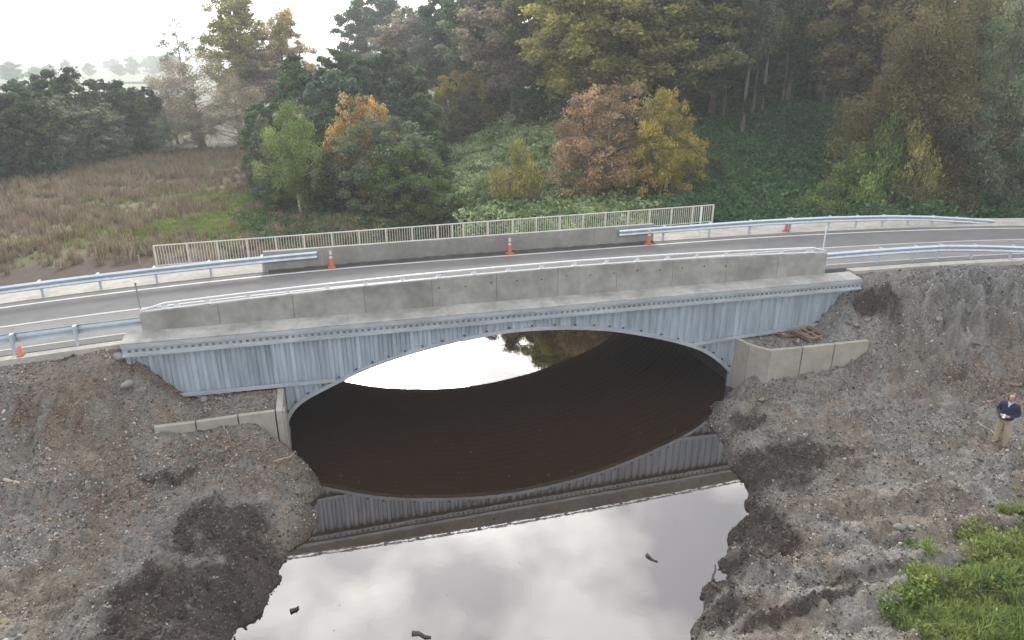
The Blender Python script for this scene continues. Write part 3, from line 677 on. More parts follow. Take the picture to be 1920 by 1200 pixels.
# far side, left of the bridge
pf = [(-60, 6.95, zr(-60) + .5), (-40, 6.95, zr(-40) + .52)] + [(u, 6.95, zr(u) + .56) for u in (-30, -24, -20, -16, -13, -10, -8, -6.6)]
guard_rail(pf, list(np.arange(2.0, 53, 2.05)), -1, 'long galvanised guard rail on the pale verge, butting onto the concrete parapet before the field')
pf = [(7.15, 6.93, zr(7) + .56), (9, 6.93, zr(9) + .58), (12, 6.95, zr(12) + .6), (15, 7.0, zr(15) + .62), (19, 7.1, zr(19) + .60), (23, 7.3, zr(23) + .52), (26, 7.5, zr(26) + .38), (29, 7.7, zr(29) + .18), (31, 7.85, zr(31) + .02)]
guard_rail(pf, [2.4, 4.9, 7.2, 9.6, 12.0, 13.8, 15.6, 17.4, 19.2, 21.0], -1, 'galvanised guard rail sinking to the ground at its end below the tall vine-covered tree')
pf = [(-12.15, 1.12, zr(-12) + .45), (-14, 1.1, zr(-14) + .48), (-16, 1.05, zr(-16) + .5), (-18, 1.0, zr(-18) + .5), (-24, .95, zr(-24) + .5), (-40, .95, zr(-40) + .5)]
guard_rail(pf, list(np.arange(1.95, 28, 1.75)), -1, 'galvanised guard rail on tall posts above the leaf-covered gravel embankment', base=lambda u, v: hf(u, v) - .2)
pf = [(13.7, 1.12, zr(14) + .5), (16, 1.1, zr(16) + .53), (18, 1.05, zr(18) + .56), (20, .98, zr(20) + .58), (22, .85, zr(22) + .52), (24, .6, zr(24) + .45), (26, .3, zr(26) + .36), (29, -.3, zr(29) + .2), (31, -.8, zr(31) + .02)]
guard_rail(pf, [3.1, 4.9, 6.2, 8.0, 10.0, 11.3, 13.0, 15.0, 17], 1 * -1, 'galvanised guard rail curving down beside the grey gravel heap', base=lambda u, v: hf(u, v) - .2)

# pedestrian fence
fence = empty('pedestrian_fence', (0, 9.35, 4.3), label='long cream-painted steel picket fence behind the far concrete parapet', cat='fence')
FU0, FU1 = -13.3, 13.55
zf = lambda u: 5.13 + .0127 * (u + 13.3)
NP_ = 22; posts_u = [FU0] + list(np.linspace(-12.0, 12.35, NP_ - 1)) + [FU1, -.35]
pm = MB().box((0, 0, -.5), (.075, .06, 1.0)).mesh('fence_post'); pm.materials.append(M['fence_paint'])
km = MB().box((0, 0, -.45), (.022, .022, .84)).mesh('picket'); km.materials.append(M['fence_paint'])
def inst(name, me, parent, loc):
    o = bpy.data.objects.new(name, me); link(o); o.parent = parent; o.matrix_parent_inverse = parent_matrix(parent).inverted(); o.location = tuple(float(x) for x in loc); return o
for u in posts_u: inst('fence_post', pm, fence, (u, 9.35, zf(u)))
for u in np.arange(FU0 + .115, FU1 - .05, .115):
    if min(abs(u - p) for p in posts_u) > .055: inst('picket', km, fence, (u, 9.35, zf(u)))
MB().tube([(u, 9.35, zf(u)) for u in (FU0 - .03, 0, FU1 + .03)], .03, 8).build('top_rail', M['fence_paint'], fence)
MB().tube([(u, 9.35, zf(u) - .88) for u in (FU0 - .03, 0, FU1 + .03)], .025, 8).build('bottom_rail', M['fence_paint'], fence)

# marker poles
def pole(loc, h, r, label, m, cap=True):
    g = empty('marker_pole', loc, label=label, cat='pole')
    MB().tube([(0, 0, -.2), (0, 0, h)], r, 8).build('shaft', m, g, False)
    if cap: MB().tube([(0, 0, h - .02), (0, 0, h + .06)], [r * 1.5, r * 1.3], 8).build('cap', m, g, False)
    return g
pole((-12.12, .98, zr(-12)), 1.75, .022, 'thin dark pole at the parapet end beside the leaf-covered embankment', M['galvanised_dark'])
pole((13.66, .98, zr(13.7)), 1.75, .024, 'thin white pole at the parapet end beside the gravel heap', M['white_steel'])
pole((11.9, 7.75, zr(11.9)), 1.35, .035, 'stout white post standing in front of the picket fence end', M['white_steel'])

# traffic cones
cone0 = empty('traffic_cone', (0, 0, 0), cat='traffic cone', group='traffic cones along the far road edge')
MB().box((0, 0, .03), (.30, .30, .05)).build('base', M['orange_plastic'], cone0, False, bevel=.015)
MB().tube([(0, 0, .05), (0, 0, .12), (0, 0, .5), (0, 0, .72), (0, 0, .74)], [.11, .085, .058, .045, .03], 16).build('body', M['orange_plastic'], cone0, False, smooth=True)
MB().tube([(0, 0, .42), (0, 0, .52)], [.0695, .0625], 16, cap=False).build('reflective_band', M['white_band'], cone0, False, smooth=True)
MB().tube([(0, 0, .58), (0, 0, .72)], [.0585, .0505], 16, cap=False).build('reflective_band', M['white_band'], cone0, False, smooth=True)
cl = ['orange traffic cone with white bands by the parapet beside the field-side guard rail end', 'orange traffic cone standing by the middle of the far parapet', 'orange traffic cone in front of the parapet end under the white post', 'orange traffic cone behind the guard rail on the pale verge near the forest']
cone_at = [(-6.05, 6.72), (1.75, 6.72), (8.55, 6.62), (16.6, 7.3)]
for i, (u, v) in enumerate(cone_at):
    c = cone0 if i == 0 else copy_tree(cone0)
    c.location = (u, v, zr(u) + (.01 if i < 3 else .03)); c.rotation_euler = (0.02 * i, 0, .4 * i); c['label'] = cl[i]
mk = empty('marker_stub', (-15.65, .75, zr(-15.65) - .03), label='short red-orange plastic stub behind the near guard rail above the leafy embankment', cat='marker')
MB().tube([(0, 0, 0), (0, 0, .03), (0, 0, .3)], [.1, .075, .06], 12).build('body', M['orange_plastic'], mk, False, smooth=True)
MB().box((0, 0, .01), (.2, .2, .02)).build('base', M['bolt_steel'], mk, False)

# pallets and loose boards on the right terrace
def pallet(loc, rz, rx, broken, label):
    g = empty('wooden_pallet', loc, rz, label, 'pallet'); g.rotation_euler = (rx, .03, rz)
    for i in range(3): MB().box((0, -.38 + .38 * i, .05), (1.1, .07, .08)).build('bearer', M['wood'], g, False)
    for i in range(7):
        if i in broken: continue
        MB().box((-.5 + i * .166, 0, .1005), (.1, .86, .02), Matrix.Rotation(.02 * sin(i * 5), 3, 'Z')).build('deck_board', M['wood'], g, False)
    for i in range(3): MB().box((-.5 + .5 * i, 0, .0), (.1, .86, .018)).build('bottom_board', M['wood'], g, False)
    return g
p1 = on_z(1518, 622, 2.35); pallet((p1[0], p1[1], hf(p1[0], p1[1]) + .06), .25, .1, (2, 4), 'weathered wooden pallet with missing boards leaning on a second one')
p2 = on_z(1486, 618, 2.35); pallet((p2[0], p2[1] + .15, hf(p2[0], p2[1] + .15) + .03), -.15, -.03, (1, 3, 5, 6), 'broken wooden pallet lying half under another pallet on the terrace')
for i, (x, y, L_, rz, lab) in enumerate(((1464, 622, .75, -.5, 'short pale board end poking out beside the broken pallet'), (1478, 610, .9, .1, 'pale board lying along the foot of the corrugated face'), (1497, 634, .55, .9, 'small splintered board on the gravel terrace below the pallets'))):
    p = on_z(x, y, 2.25); o = MB().box((0, 0, .05), (L_, .1, .025)).build('loose_board', M['pale_wood'], bevel=.004); o.location = (p[0], p[1], hf(p[0], p[1]) + .02); o.rotation_euler = (.05, .04, rz); tag(o, lab, 'board')

# sticks on the banks and in the water
def stick(pts, r, m, label, cat='stick'):
    P = [Vector(p) for p in pts]; Q = []
    for i in range(len(P) - 1):
        for t in (0, .33, .66): Q.append(P[i].lerp(P[i + 1], t) + Vector((random.uniform(-1, 1), random.uniform(-1, 1), random.uniform(-.5, .5))) * r * .7)
    Q.append(P[-1]); c = Q[0].copy(); Q = [q - c for q in Q]
    o = MB().tube(Q, list(np.linspace(r, r * .5, len(Q))), 6).build('stick', m); o.location = c; return tag(o, label, cat)
def gp(x, y, dz=.03):
    """where the pixel ray meets the near ground"""
    r = ray(x, y); t = np.linspace(8, 60, 1500); P = CAM[None] + r[None] * t[:, None]
    h = np.maximum(h_front(P[:, 0], P[:, 1]), 0); i = np.argmax(P[:, 2] < h); return Vector((P[i, 0], P[i, 1], h[i] + dz))
def gb(x, y):
    r = ray(x, y); t = np.concatenate([np.linspace(25, 150, 1200), np.linspace(150, 1500, 1500)]); P = CAM[None] + r[None] * t[:, None]
    h = h_back(P[:, 0], P[:, 1]); w = P[:, 2] < h
    i = np.argmax(w) if w.any() else len(t) - 1
    return Vector((P[i, 0], P[i, 1], float(h[i])))
stick([gp(515, 868), gp(545, 857), gp(556, 852, .1)], .025, M['pale_wood'], 'bare pale stick lying at the water edge below the buried wing wall')
stick([gp(1832, 794), gp(1852, 806), gp(1868, 818)], .03, M['pale_wood'], 'long pale stick lying beside the feet of the man')
stick([gp(8, 902), gp(38, 908)], .05, M['pale_wood'], 'pale stick on the gravel flat away from the water')
stick([gp(1812, 618), gp(1818, 645)], .04, M['pale_wood'], 'thin pale root sticking out at the foot of the gravel heap')
stick([gp(1822, 645), gp(1836, 650)], .05, M['wood'], 'short brown stick at the foot of the gravel heap')
stick([gp(772, 1190, .01), gp(808, 1196, .01)], .06, M['dead_wood'], 'dark waterlogged stick floating in the middle of the cloud reflection')
stick([gp(1213, 1043, .01), gp(1233, 1054, .01)], .05, M['dead_wood'], 'slim dark stick floating beside the tree reflection', )
stick([gp(1336, 1090, .02), gp(1339, 1075, .25)], .035, M['dead_wood'], 'dark twig standing up out of the water by the muddy bank')
stick([gp(1335, 1100, .02), gp(1352, 1108, .04)], .05, M['dead_wood'], 'dark stub of wood at the edge of the muddy bank')
stick([gp(1880, 722), gp(1915, 724)], .09, M['wood'], 'thick brown branch lying on the flat behind the man')
stick([gp(545, 1148, .02), gp(560, 1140, .03)], .05, M['dead_wood'], 'small dark stick at the humus edge of the pool')

# single stones big enough to pick out
def stone_mesh(seed, sub=2, flat=.62):
    bm = bmesh.new(); bmesh.ops.create_icosphere(bm, subdivisions=sub, radius=.5); r = np.random.default_rng(seed); o = r.random(3) * 20; d = r.normal(size=(5, 3)); d /= np.linalg.norm(d, axis=1)[:, None]
    for v in bm.verts:
        c = np.array(v.co)
        for k_ in d:
            t = c @ k_
            if t > .36: c = c - k_ * (t - .36) * .8
        v.co = Vector(c * (1 + .18 * (fbm(c[0] * 3 + o[0] + 9, c[1] * 3 + c[2] * 2 + o[1] + 9, 2, 7) - .5)) * np.array((1, .8, flat)))
    m = bpy.data.meshes.new('stone'); bm.to_mesh(m); bm.free(); m.polygons.foreach_set('use_smooth', [True] * len(m.polygons)); return m
SM = [stone_mesh(i) for i in range(4)]
ROCKS = [(1685, 993, .30, 'round pale boulder on the right flat near the track ridges'), (1709, 993, .20, 'small pale boulder right beside the round boulder'), (1732, 1093, .26, 'pale stone at the tip of the green weeds'), (1745, 1097, .3, 'larger pale stone bedded at the edge of the green weeds'), (1765, 1090, .22, 'flat stone just inside the weed edge'),
         (1605, 612, .3, 'rounded grey stone on the slope behind the gravel terrace'), (1590, 606, .25, 'smaller grey stone on the slope behind the gravel terrace'), (1625, 603, .22, 'pale stone high on the slope behind the gravel terrace'), (240, 725, .4, 'flat grey slab lying on the left embankment slope'), (225, 672, .42, 'broken grey lump near the capping beam end'),
         (1758, 600, .3, 'pale stone on the face of the gravel heap'), (383, 752, .35, 'pinkish flat stone on the left gravel terrace'), (1428, 752, .22, 'pale cobble below the retaining wall'), (1640, 855, .2, 'pale cobble in the middle of the right flat')]
for i, (x, y, s, lab) in enumerate(ROCKS):
    p = gp(x, y, 0); o = bpy.data.objects.new('boulder', SM[i % 4]); link(o)
    if not SM[i % 4].materials: SM[i % 4].materials.append(M['pale_stone'])
    o.material_slots[0].link = 'OBJECT'; o.material_slots[0].material = M['boulder_stone']
    o.location = p + Vector((0, 0, s * .12)); o.scale = (s * 1.2, s, s); o.rotation_euler = (0, 0, i * 1.3); tag(o, lab, 'stone', 'larger stones on the banks')
# stakes in the field edge
for (x, y, lab) in ((263, 498, 'pale wooden stake in the bare soil near the fence end'), (166, 506, 'short wooden stake in the bare soil at the field edge')):
    p = gb(x, y); g = MB().tube([(0, 0, -.2), (0, 0, .55), (0, 0, .62)], [.035, .035, .02], 6).build('wooden_stake', M['pale_wood']); g.location = p; tag(g, lab, 'stake', 'stakes at the field edge')

# ================================================================== THE MAN
def skin_mesh(name, verts, edges, rad, sub=2, root=0):
    m = bpy.data.meshes.new(name); m.from_pydata(verts, edges, []); o = bpy.data.objects.new(name, m); link(o)
    o.modifiers.new('Skin', 'SKIN').use_smooth_shade = True
    if not m.skin_vertices: m.skin_vertices.new()
    for i, r in enumerate(rad):
        m.skin_vertices[0].data[i].radius = (r, r) if not hasattr(r, '__len__') else r; m.skin_vertices[0].data[i].use_root = (i == root)
    s = o.modifiers.new('Sub', 'SUBSURF'); s.levels = s.render_levels = sub
    dg_ = bpy.context.evaluated_depsgraph_get(); me = bpy.data.meshes.new_from_object(o.evaluated_get(dg_)); bpy.data.objects.remove(o); bpy.data.meshes.remove(m)
    me.name = name; me.polygons.foreach_set('use_smooth', [True] * len(me.polygons)); return me
def man(loc, rz):
    # local: faces -y ; x to his left hand side is +x
    V = [(0, .01, .95), (0, .0, 1.12), (0, .0, 1.30), (0, .02, 1.43), (0, .0, 1.52), (0, -.02, 1.60), (0, -.03, 1.70), (0, -.015, 1.76)]
    E_ = [(i, i + 1) for i in range(7)]; R_ = [(.125, .10), (.125, .10), (.13, .095), (.095, .07), .052, .075, (.083, .095), (.06, .07)]
    def chain(start, pts, rr):
        prev = start
        for p, r in zip(pts, rr): V.append(p); R_.append(r); E_.append((prev, len(V) - 1)); prev = len(V) - 1
        return prev
    hands = []
    for s in (-1, 1):
        chain(0, [(.10 * s, .0, .88), (.115 * s, .0 - .02 * s, .5), (.125 * s, .01, .12), (.13 * s, .01, .07), (.145 * s, -.12, .045)], [.095, .065, .05, .048, .04])
        w = chain(3, [(.20 * s, .01, 1.40), (.27 * s, .03, 1.14), (.10 * s, -.24, 1.10), (.065 * s, -.285, 1.11)], [.062, .05, .036, .034])
        hands.append(w)
        for f in range(4):
            chain(w, [(.045 * s, -.32 - .004 * f, 1.085 + .022 * f), (.015 * s, -.335, 1.085 + .022 * f)], [.0105, .009])
        chain(w, [(.055 * s, -.29, 1.155), (.03 * s, -.315, 1.165)], [.012, .01])
    body = skin_mesh('person', V, E_, R_)
    o = bpy.data.objects.new('person', body); link(o); body.materials.append(M['skin']); o.location = loc; o.rotation_euler = (0, 0, rz)
    tag(o, 'bald-headed man in navy sweater and khaki trousers holding a phone on the gravel flat', 'person')
    def cloth(name, V, E_, R_, m): q = bpy.data.objects.new(name, skin_mesh(name, V, E_, R_)); finish(q, m, o, False); return q
    Vs = [(0, .01, .86), (0, .0, 1.05), (0, .0, 1.26), (0, .015, 1.41), (0, .005, 1.51)]; Es = [(0, 1), (1, 2), (2, 3), (3, 4)]; Rs = [(.205, .165), (.215, .18), (.205, .165), (.165, .125), (.085, .085)]
    for s in (-1, 1):
        b0 = len(Vs); Vs += [(.20 * s, .01, 1.405), (.285 * s, .035, 1.14), (.105 * s, -.245, 1.10)]; Rs += [.092, .074, .054]; Es += [(3, b0), (b0, b0 + 1), (b0 + 1, b0 + 2)]
    cloth('sweater', Vs, Es, Rs, M['navy_wool'])
    Vt = [(0, .01, 1.02)]; Et = []; Rt = [(.17, .14)]
    for s in (-1, 1):
        b0 = len(Vt); Vt += [(.095 * s, .0, .84), (.115 * s, -.02 * s, .5), (.125 * s, .01, .25), (.128 * s, .01, .06)]; Rt += [.125, .098, .086, .082]; Et += [(0, b0), (b0, b0 + 1), (b0 + 1, b0 + 2), (b0 + 2, b0 + 3)]
    cloth('trousers', Vt, Et, Rt, M['khaki_cloth'])
    for s in (-1, 1):
        cloth('shoe', [(.13 * s, .05, .05), (.135 * s, -.05, .045), (.15 * s, -.16, .035)], [(0, 1), (1, 2)], [.055, .055, .042], M['shoe'])
    MB().tube([(0, .005, 1.46), (0, -.01, 1.515)], [.088, .072], 12, cap=False).build('collar', M['shirt'], o, False, smooth=True)
    MB().add([(-.05, -.085, 1.50), (.05, -.085, 1.50), (0, -.135, 1.36), (-.03, -.075, 1.52), (.03, -.075, 1.52)], [(0, 2, 1), (0, 1, 4, 3)]).build('shirt_front', M['shirt'], o, False)
    # hair round the sides and back, ears, nose, eyes, mouth
    hv = []; hfc = []; na = 14
    for j, z in enumerate((1.60, 1.66, 1.72)):
        for i in range(na + 1):
            th = -.25 + (pi + .5) * i / na; hv.append((.094 * cos(th) * (1 - .12 * (j == 2)), -.02 + .106 * sin(th) * (1 - .1 * (j == 2)), z))
    for j in range(2):
        for i in range(na): hfc.append((j * (na + 1) + i, j * (na + 1) + i + 1, (j + 1) * (na + 1) + i + 1, (j + 1) * (na + 1) + i))
    h_ = MB().add(hv, hfc).build('hair', M['hair'], o, False, smooth=True); sm = h_.modifiers.new('Solid', 'SOLIDIFY'); sm.thickness = .012
    for s in (-1, 1):
        MB().box((.096 * s, -.02, 1.645), (.016, .035, .06)).build('ear', M['skin'], o, False, bevel=.006)
        MB().box((.034 * s, -.122, 1.665), (.026, .012, .012)).build('eye', M['hair'], o, False, bevel=.004)
    MB().add([(-.013, -.115, 1.665), (.013, -.115, 1.665), (.018, -.115, 1.625), (-.018, -.115, 1.625), (0, -.148, 1.63)], [(0, 1, 4), (1, 2, 4), (2, 3, 4), (3, 0, 4)]).build('nose', M['skin'], o, False)
    MB().box((0, -.112, 1.60), (.045, .012, .008)).build('mouth', M['hair'], o, False)
    return o
pp = gp(1873, 833, 0); pp.z = hf(pp.x, pp.y)
PRZ = -HEAD - .9
man(pp, PRZ)
ph = MB().box((0, 0, 0), (.075, .012, .15)).box((0, -.0075, 0), (.066, .002, .138)).build('phone', M['phone_white'], bevel=.004); ph.location = pp + Matrix.Rotation(PRZ, 3, 'Z') @ Vector((0, -.352, 1.13)); ph.rotation_euler = (-.9, 0, PRZ); tag(ph, 'small pale phone held in both hands of the man', 'phone')
# ================================================================== VEGETATION
def rand_dirs(n, r):
    d = r.normal(size=(n, 3)); return d / np.linalg.norm(d, axis=1)[:, None]
def leaf_quads(C, size, r, aspect=1.0, flat=0.0, droop=0.0):
    """one small leaf spray (a bent diamond of two triangles) at every centre"""
    n = len(C); a = rand_dirs(n, r)
    if droop: a = a * (1 - droop) + np.array([0, 0, -1.0]) * droop; a /= np.linalg.norm(a, axis=1)[:, None]
    if flat: a[:, 2] *= (1 - flat); a /= np.linalg.norm(a, axis=1)[:, None]
    b = np.cross(a, rand_dirs(n, r)); b /= np.maximum(np.linalg.norm(b, axis=1)[:, None], 1e-6)
    c = np.cross(a, b)
    s = (size * r.uniform(.6, 1.35, n))[:, None]
    V = np.empty((n, 4, 3)); V[:, 0] = C - a * s; V[:, 1] = C + b * s * .55 * aspect + c * s * .12; V[:, 2] = C + a * s; V[:, 3] = C - b * s * .55 * aspect + c * s * .12
    Q = np.arange(n * 4).reshape(n, 4); return V.reshape(-1, 3), Q
def env(kind, t):
    if kind == 'round': return np.sqrt(np.maximum(1 - (2 * t - 1) ** 2, 0)) 
    if kind == 'dome': return np.sqrt(np.maximum(1 - t ** 2.2, 0)) * (.72 + .28 * np.minimum(t * 4, 1))
    if kind == 'oval': return np.sin(pi * np.clip(t, 0, 1) ** .8) ** .6
    if kind == 'cone': return (1 - t) ** .75 * np.minimum(1, .45 + t * 4)
    if kind == 'column': return np.minimum(1, t * 5 + .35) * np.minimum(1, (1 - t) * 2.5 + .12)
    if kind == 'drape': return (1 - t) ** .55 * (.62 + .38 * np.cos(t * 9) ** 2)
def set_tone(me, t=None):
    a = me.attributes.new('tone', 'FLOAT', 'POINT'); a.data.foreach_set('value', (np.ones(len(me.vertices)) if t is None else t).astype(np.float32))
def make_tree(name, h, z0, R, shape, nclump, nleaf, lsize, seed, trunk_r, limbs=14, rc=.26, hollow=.45, aspect=1.0, droop=0.0, flat=0.0, bare=0, wob=.25, stems=1, lean=0, hang=0.0):
    """returns (trunk mesh, crown mesh); limbs run from the trunk out to the leaf clumps"""
    r = np.random.default_rng(seed); H = h - z0
    tt = []
    while len(tt) < nclump:
        t = r.uniform(0, 1)
        if r.uniform() < env(shape, np.array(t)) ** 1.2 + .06: tt.append(t)
    tt = np.array(tt) * .95; th = r.uniform(0, 2 * pi, nclump); rr = np.sqrt(r.uniform(hollow ** 2, 1, nclump)) * np.where(r.random(nclump) < .22, .35, 1)
    asym = 1 + .16 * np.sin(th * 2 + seed) + .12 * np.sin(th * 3 + 2 * seed) + r.normal(0, .07, nclump)
    er = env(shape, tt) * R * rr * asym
    ax = lean * tt
    CC = np.stack([er * np.cos(th) + ax, er * np.sin(th), z0 + tt * H], 1)
    rad = rc * R * r.uniform(.6, 1.3, nclump) * (1 - .12 * tt)
    per = np.maximum((nleaf * rad ** 2 / (rad ** 2).sum()).astype(int), 5)
    P = []; TN = []
    for c, q, n in zip(CC, rad, per):
        d = rand_dirs(n, r)
        if not hang and r.random() < .3: d[:, 2] = np.where(r.random(n) < .3, d[:, 2], np.abs(d[:, 2]))
        k_ = q * np.where(r.random(n) < .6, r.uniform(.35, 1.0, n) ** .6, np.abs(r.normal(.75, .42, n)))
        p = c + d * k_[:, None] * np.array([1, 1, .75])
        if hang: p[:, 2] -= hang * r.random(n) ** 1.5 * q * 2.2
        P.append(p); TN.append(np.full(n, r.uniform(.68, 1.35)))
    P = np.concatenate(P); TN = np.concatenate(TN)[P[:, 2] > .08]; P = P[P[:, 2] > .08]
    V, Q = leaf_quads(P, lsize, r, aspect, flat, droop); crown = np_mesh(name + '_crown', V, Q); set_tone(crown, np.repeat(TN, 4))
    b = MB()
    for s in range(stems):
        ox, oy = (0, 0) if stems == 1 else (r.normal(0, .35), r.normal(0, .35))
        top = z0 + H * (.86 if shape != 'round' else .7); ns = 9
        zs = np.linspace(-.4, top, ns); wx = np.cumsum(r.normal(0, wob, ns)) * .35; wy = np.cumsum(r.normal(0, wob, ns)) * .35
        spine = [Vector((ox + (wx[i] - wx[0]) + lean * max(0, (zs[i] - z0) / H) + ox * i * .35, oy + (wy[i] - wy[0]) + oy * i * .35, zs[i])) for i in range(ns)]
        f = np.linspace(0, 1, ns); rads = trunk_r * (1 - f) ** .8 * .95 + trunk_r * .06; rads[0] *= 1.35
        b.tube(spine, list(rads), 8)
        sel = r.permutation(nclump)[:limbs + bare]
        for j, ci in enumerate(sel):
            c = Vector(CC[ci]); zt = max(z0 * .55 + .2, c.z - r.uniform(.25, .6) * max((Vector((c.x, c.y, 0))).length, 1.0) * 1.1); zt = min(zt, top * .93)
            k_ = np.clip(np.interp(zt, zs, np.arange(ns)), 0, ns - 1.001); i0 = int(k_); s0 = spine[i0].lerp(spine[i0 + 1], k_ - i0)
            tr = float(np.interp(zt, zs, rads)); mid = s0.lerp(c, .5) + Vector((r.normal(0, .12), r.normal(0, .12), r.uniform(-.05, .3))) * R * .35
            b.tube([s0, s0.lerp(mid, .5) + Vector((0, 0, .03 * R)), mid, mid.lerp(c, .55) + Vector((r.normal(0, .05), r.normal(0, .05), .03)) * R, c], list(np.array([.55, .42, .3, .18, .06]) * tr), 5, cap=False)
            if bare:
                for _ in range(7):
                    e = c + Vector(r.normal(0, .22, 3)) * R + Vector((0, 0, .1 * R)); b.tube([mid.lerp(c, r.uniform(.2, 1)), mid.lerp(e, .75) + Vector(r.normal(0, .04, 3)) * R, e], [tr * .12, tr * .08, tr * .03], 3, cap=False)
    trunk = b.mesh(name + '_trunk'); trunk.polygons.foreach_set('use_smooth', [True] * len(trunk.polygons))
    trunk.materials.append(M['bark']); crown.materials.append(M['leaf_dark'])
    return dict(h=h, R=R, trunk=trunk, crown=crown)
PR = {}
for i in range(3): PR['evergreen%d' % i] = make_tree('evergreen', 9, .25, 3.0, 'dome', 230, 26000, .15, 20 + i, .22, rc=.155, hollow=.62)
for i in range(2): PR['roundtree%d' % i] = make_tree('roundtree', 9, .5, 4.2, 'dome', 170, 26000, .125, 30 + i, .2, limbs=26, rc=.15, hollow=.62, stems=3)
PR['autumn'] = make_tree('autumn', 9, .2, 4.6, 'dome', 240, 30000, .105, 36, .17, limbs=50, rc=.15, hollow=.42, stems=4)
PR['weeping'] = make_tree('weeping', 10, 1.6, 2.6, 'oval', 80, 16000, .11, 40, .17, limbs=20, rc=.22, hang=.9, droop=.5, aspect=.6)
for i in range(2): PR['greybare%d' % i] = make_tree('greybare', 11, 1.2, 4.5, 'round', 80, 11000, .11, 44 + i, .24, limbs=20, rc=.22, bare=34, hollow=.3, aspect=.6)
PR['sparse'] = make_tree('sparse', 18, 6, 3.4, 'oval', 40, 1500, .16, 48, .25, limbs=12, rc=.2, bare=24, hollow=.3)
for i in range(2): PR['gold%d' % i] = make_tree('gold', 20, 5, 4.6, 'oval', 150, 21000, .18, 50 + i, .42, limbs=34, rc=.2, hollow=.35)
for i in range(3): PR['tall%d' % i] = make_tree('tall', 24, 5, 5.0, 'oval', 160, 30000, .21, 54 + i, .45, limbs=24, rc=.2, hollow=.4, droop=.2)
for i in range(2): PR['pole%d' % i] = make_tree('pole', 24, 9, 2.8, 'column', 80, 13000, .19, 60 + i, .27, limbs=22, rc=.33, hollow=.25, wob=.12, droop=.3, hang=.4)
PR['drape0'] = make_tree('drape', 24, .3, 6.2, 'drape', 230, 52000, .155, 66, .6, limbs=40, rc=.17, hollow=.5, droop=.45, hang=.75, aspect=.7)
PR['drape1'] = make_tree('drape', 22, .3, 5.4, 'drape', 170, 36000, .165, 68, .5, limbs=36, rc=.19, hollow=.45, droop=.45, hang=.6, aspect=.6)
PR['bush'] = make_tree('bush', 3, .05, 2.2, 'dome', 50, 9000, .085, 70, .07, limbs=14, rc=.27, hollow=.5, stems=4)
PR['fartree'] = make_tree('fartree', 12, .8, 5.0, 'dome', 50, 3500, .5, 72, .4, limbs=8, rc=.3, hollow=.4)

LOOK = {'leaf_bluegreen': 'bluish green', 'leaf_dark': 'very dark green', 'leaf_greygreen': 'greyish green', 'leaf_olive_dark': 'dark olive', 'leaf_olive': 'yellowish olive', 'leaf_greybrown': 'greyish brown', 'leaf_mid': 'fresh green', 'leaf_vine': 'light green', 'leaf_brown': 'brownish', 'leaf_undergrowth': 'deep green'}
def put_tree(name, proto, x, yb, yt, w, crown, label, bark='bark', group=None, rz=None, at=None):
    p = PR[proto]; g = gb(x, yb) if at is None else Vector(at)
    d = np.array(g) - CAM; dist = sqrt(d[0] ** 2 + d[1] ** 2); r = ray(x, yt); ztop = CAM[2] + r[2] / sqrt(r[0] ** 2 + r[1] ** 2) * dist
    depth = float(d @ CF); sz = max((ztop - g.z) / p['h'], .1); sx = (w / 2 * depth / FOC) / (p['R'] * 1.08)
    e = empty(name, g, rng.uniform(0, 6.28) if rz is None else rz, label, 'tree' if 'tree' in name or 'birch' in name else 'bush', group); e.scale = (sx, sx, sz)
    for part in ('trunk', 'crown'):
        o = bpy.data.objects.new(part, p[part]); link(o); o.parent = e
        o.material_slots[0].link = 'OBJECT'; o.material_slots[0].material = M[bark if part == 'trunk' else crown]
    return e
E3 = ['evergreen0', 'evergreen1', 'evergreen2']
G1 = 'dark trees lining the far edge of the field'
for i, (x, yb, yt, w, c) in enumerate(((-40, 338, 175, 150, 'leaf_bluegreen'), (25, 334, 172, 125, 'leaf_bluegreen'), (-10, 312, 150, 130, 'leaf_dark'), (72, 328, 158, 120, 'leaf_dark'), (112, 318, 172, 115, 'leaf_greygreen'), (150, 296, 122, 130, 'leaf_dark'), (60, 300, 145, 110, 'leaf_bluegreen'), (222, 288, 140, 115, 'leaf_bluegreen'), (262, 284, 165, 100, 'leaf_dark'), (100, 285, 135, 90, 'leaf_greygreen'), (285, 275, 155, 90, 'leaf_bluegreen'))):
    put_tree('evergreen_tree', E3[i % 3], x, yb, yt, w, c, 'dense %s evergreen tree in the row behind the brown field' % LOOK[c], group=G1)
put_tree('evergreen_tree', 'evergreen1', 190, 305, 188, 125, 'leaf_greygreen', 'rounded silvery grey-green tree standing forward of the dark tree row')
G2 = 'bare grey trees at the field edge'
put_tree('bare_tree', 'greybare0', 385, 280, 95, 175, 'leaf_greybrown', 'tall grey-brown tree with many bare twigs at the field edge', 'pale_bark')
put_tree('bare_tree', 'greybare1', 322, 293, 205, 75, 'leaf_greygreen', 'small greyish tree on a single pale trunk at the field edge', 'pale_bark', G2)
put_tree('bare_tree', 'greybare0', 378, 287, 200, 80, 'leaf_greybrown', 'small grey tree with a forked pale trunk in front of the tall grey one', 'pale_bark', G2)
put_tree('bare_tree', 'greybare1', 448, 284, 140, 130, 'leaf_greybrown', 'leafless grey tree with pale branches beside the dark thicket', 'pale_bark')
put_tree('bare_tree', 'greybare1', 335, 270, 120, 110, 'leaf_greybrown', 'dull brown thin-leaved tree behind the field corner', 'pale_bark')
put_tree('bare_tree', 'sparse', 365, 262, 22, 80, 'leaf_olive_dark', 'spindly tall tree with only a few leaves against the sky', 'pale_bark')
put_tree('poplar_tree', 'gold0', 468, 258, -25, 150, 'leaf_olive', 'tall olive-gold poplar with open branches against the white sky', 'pale_bark')
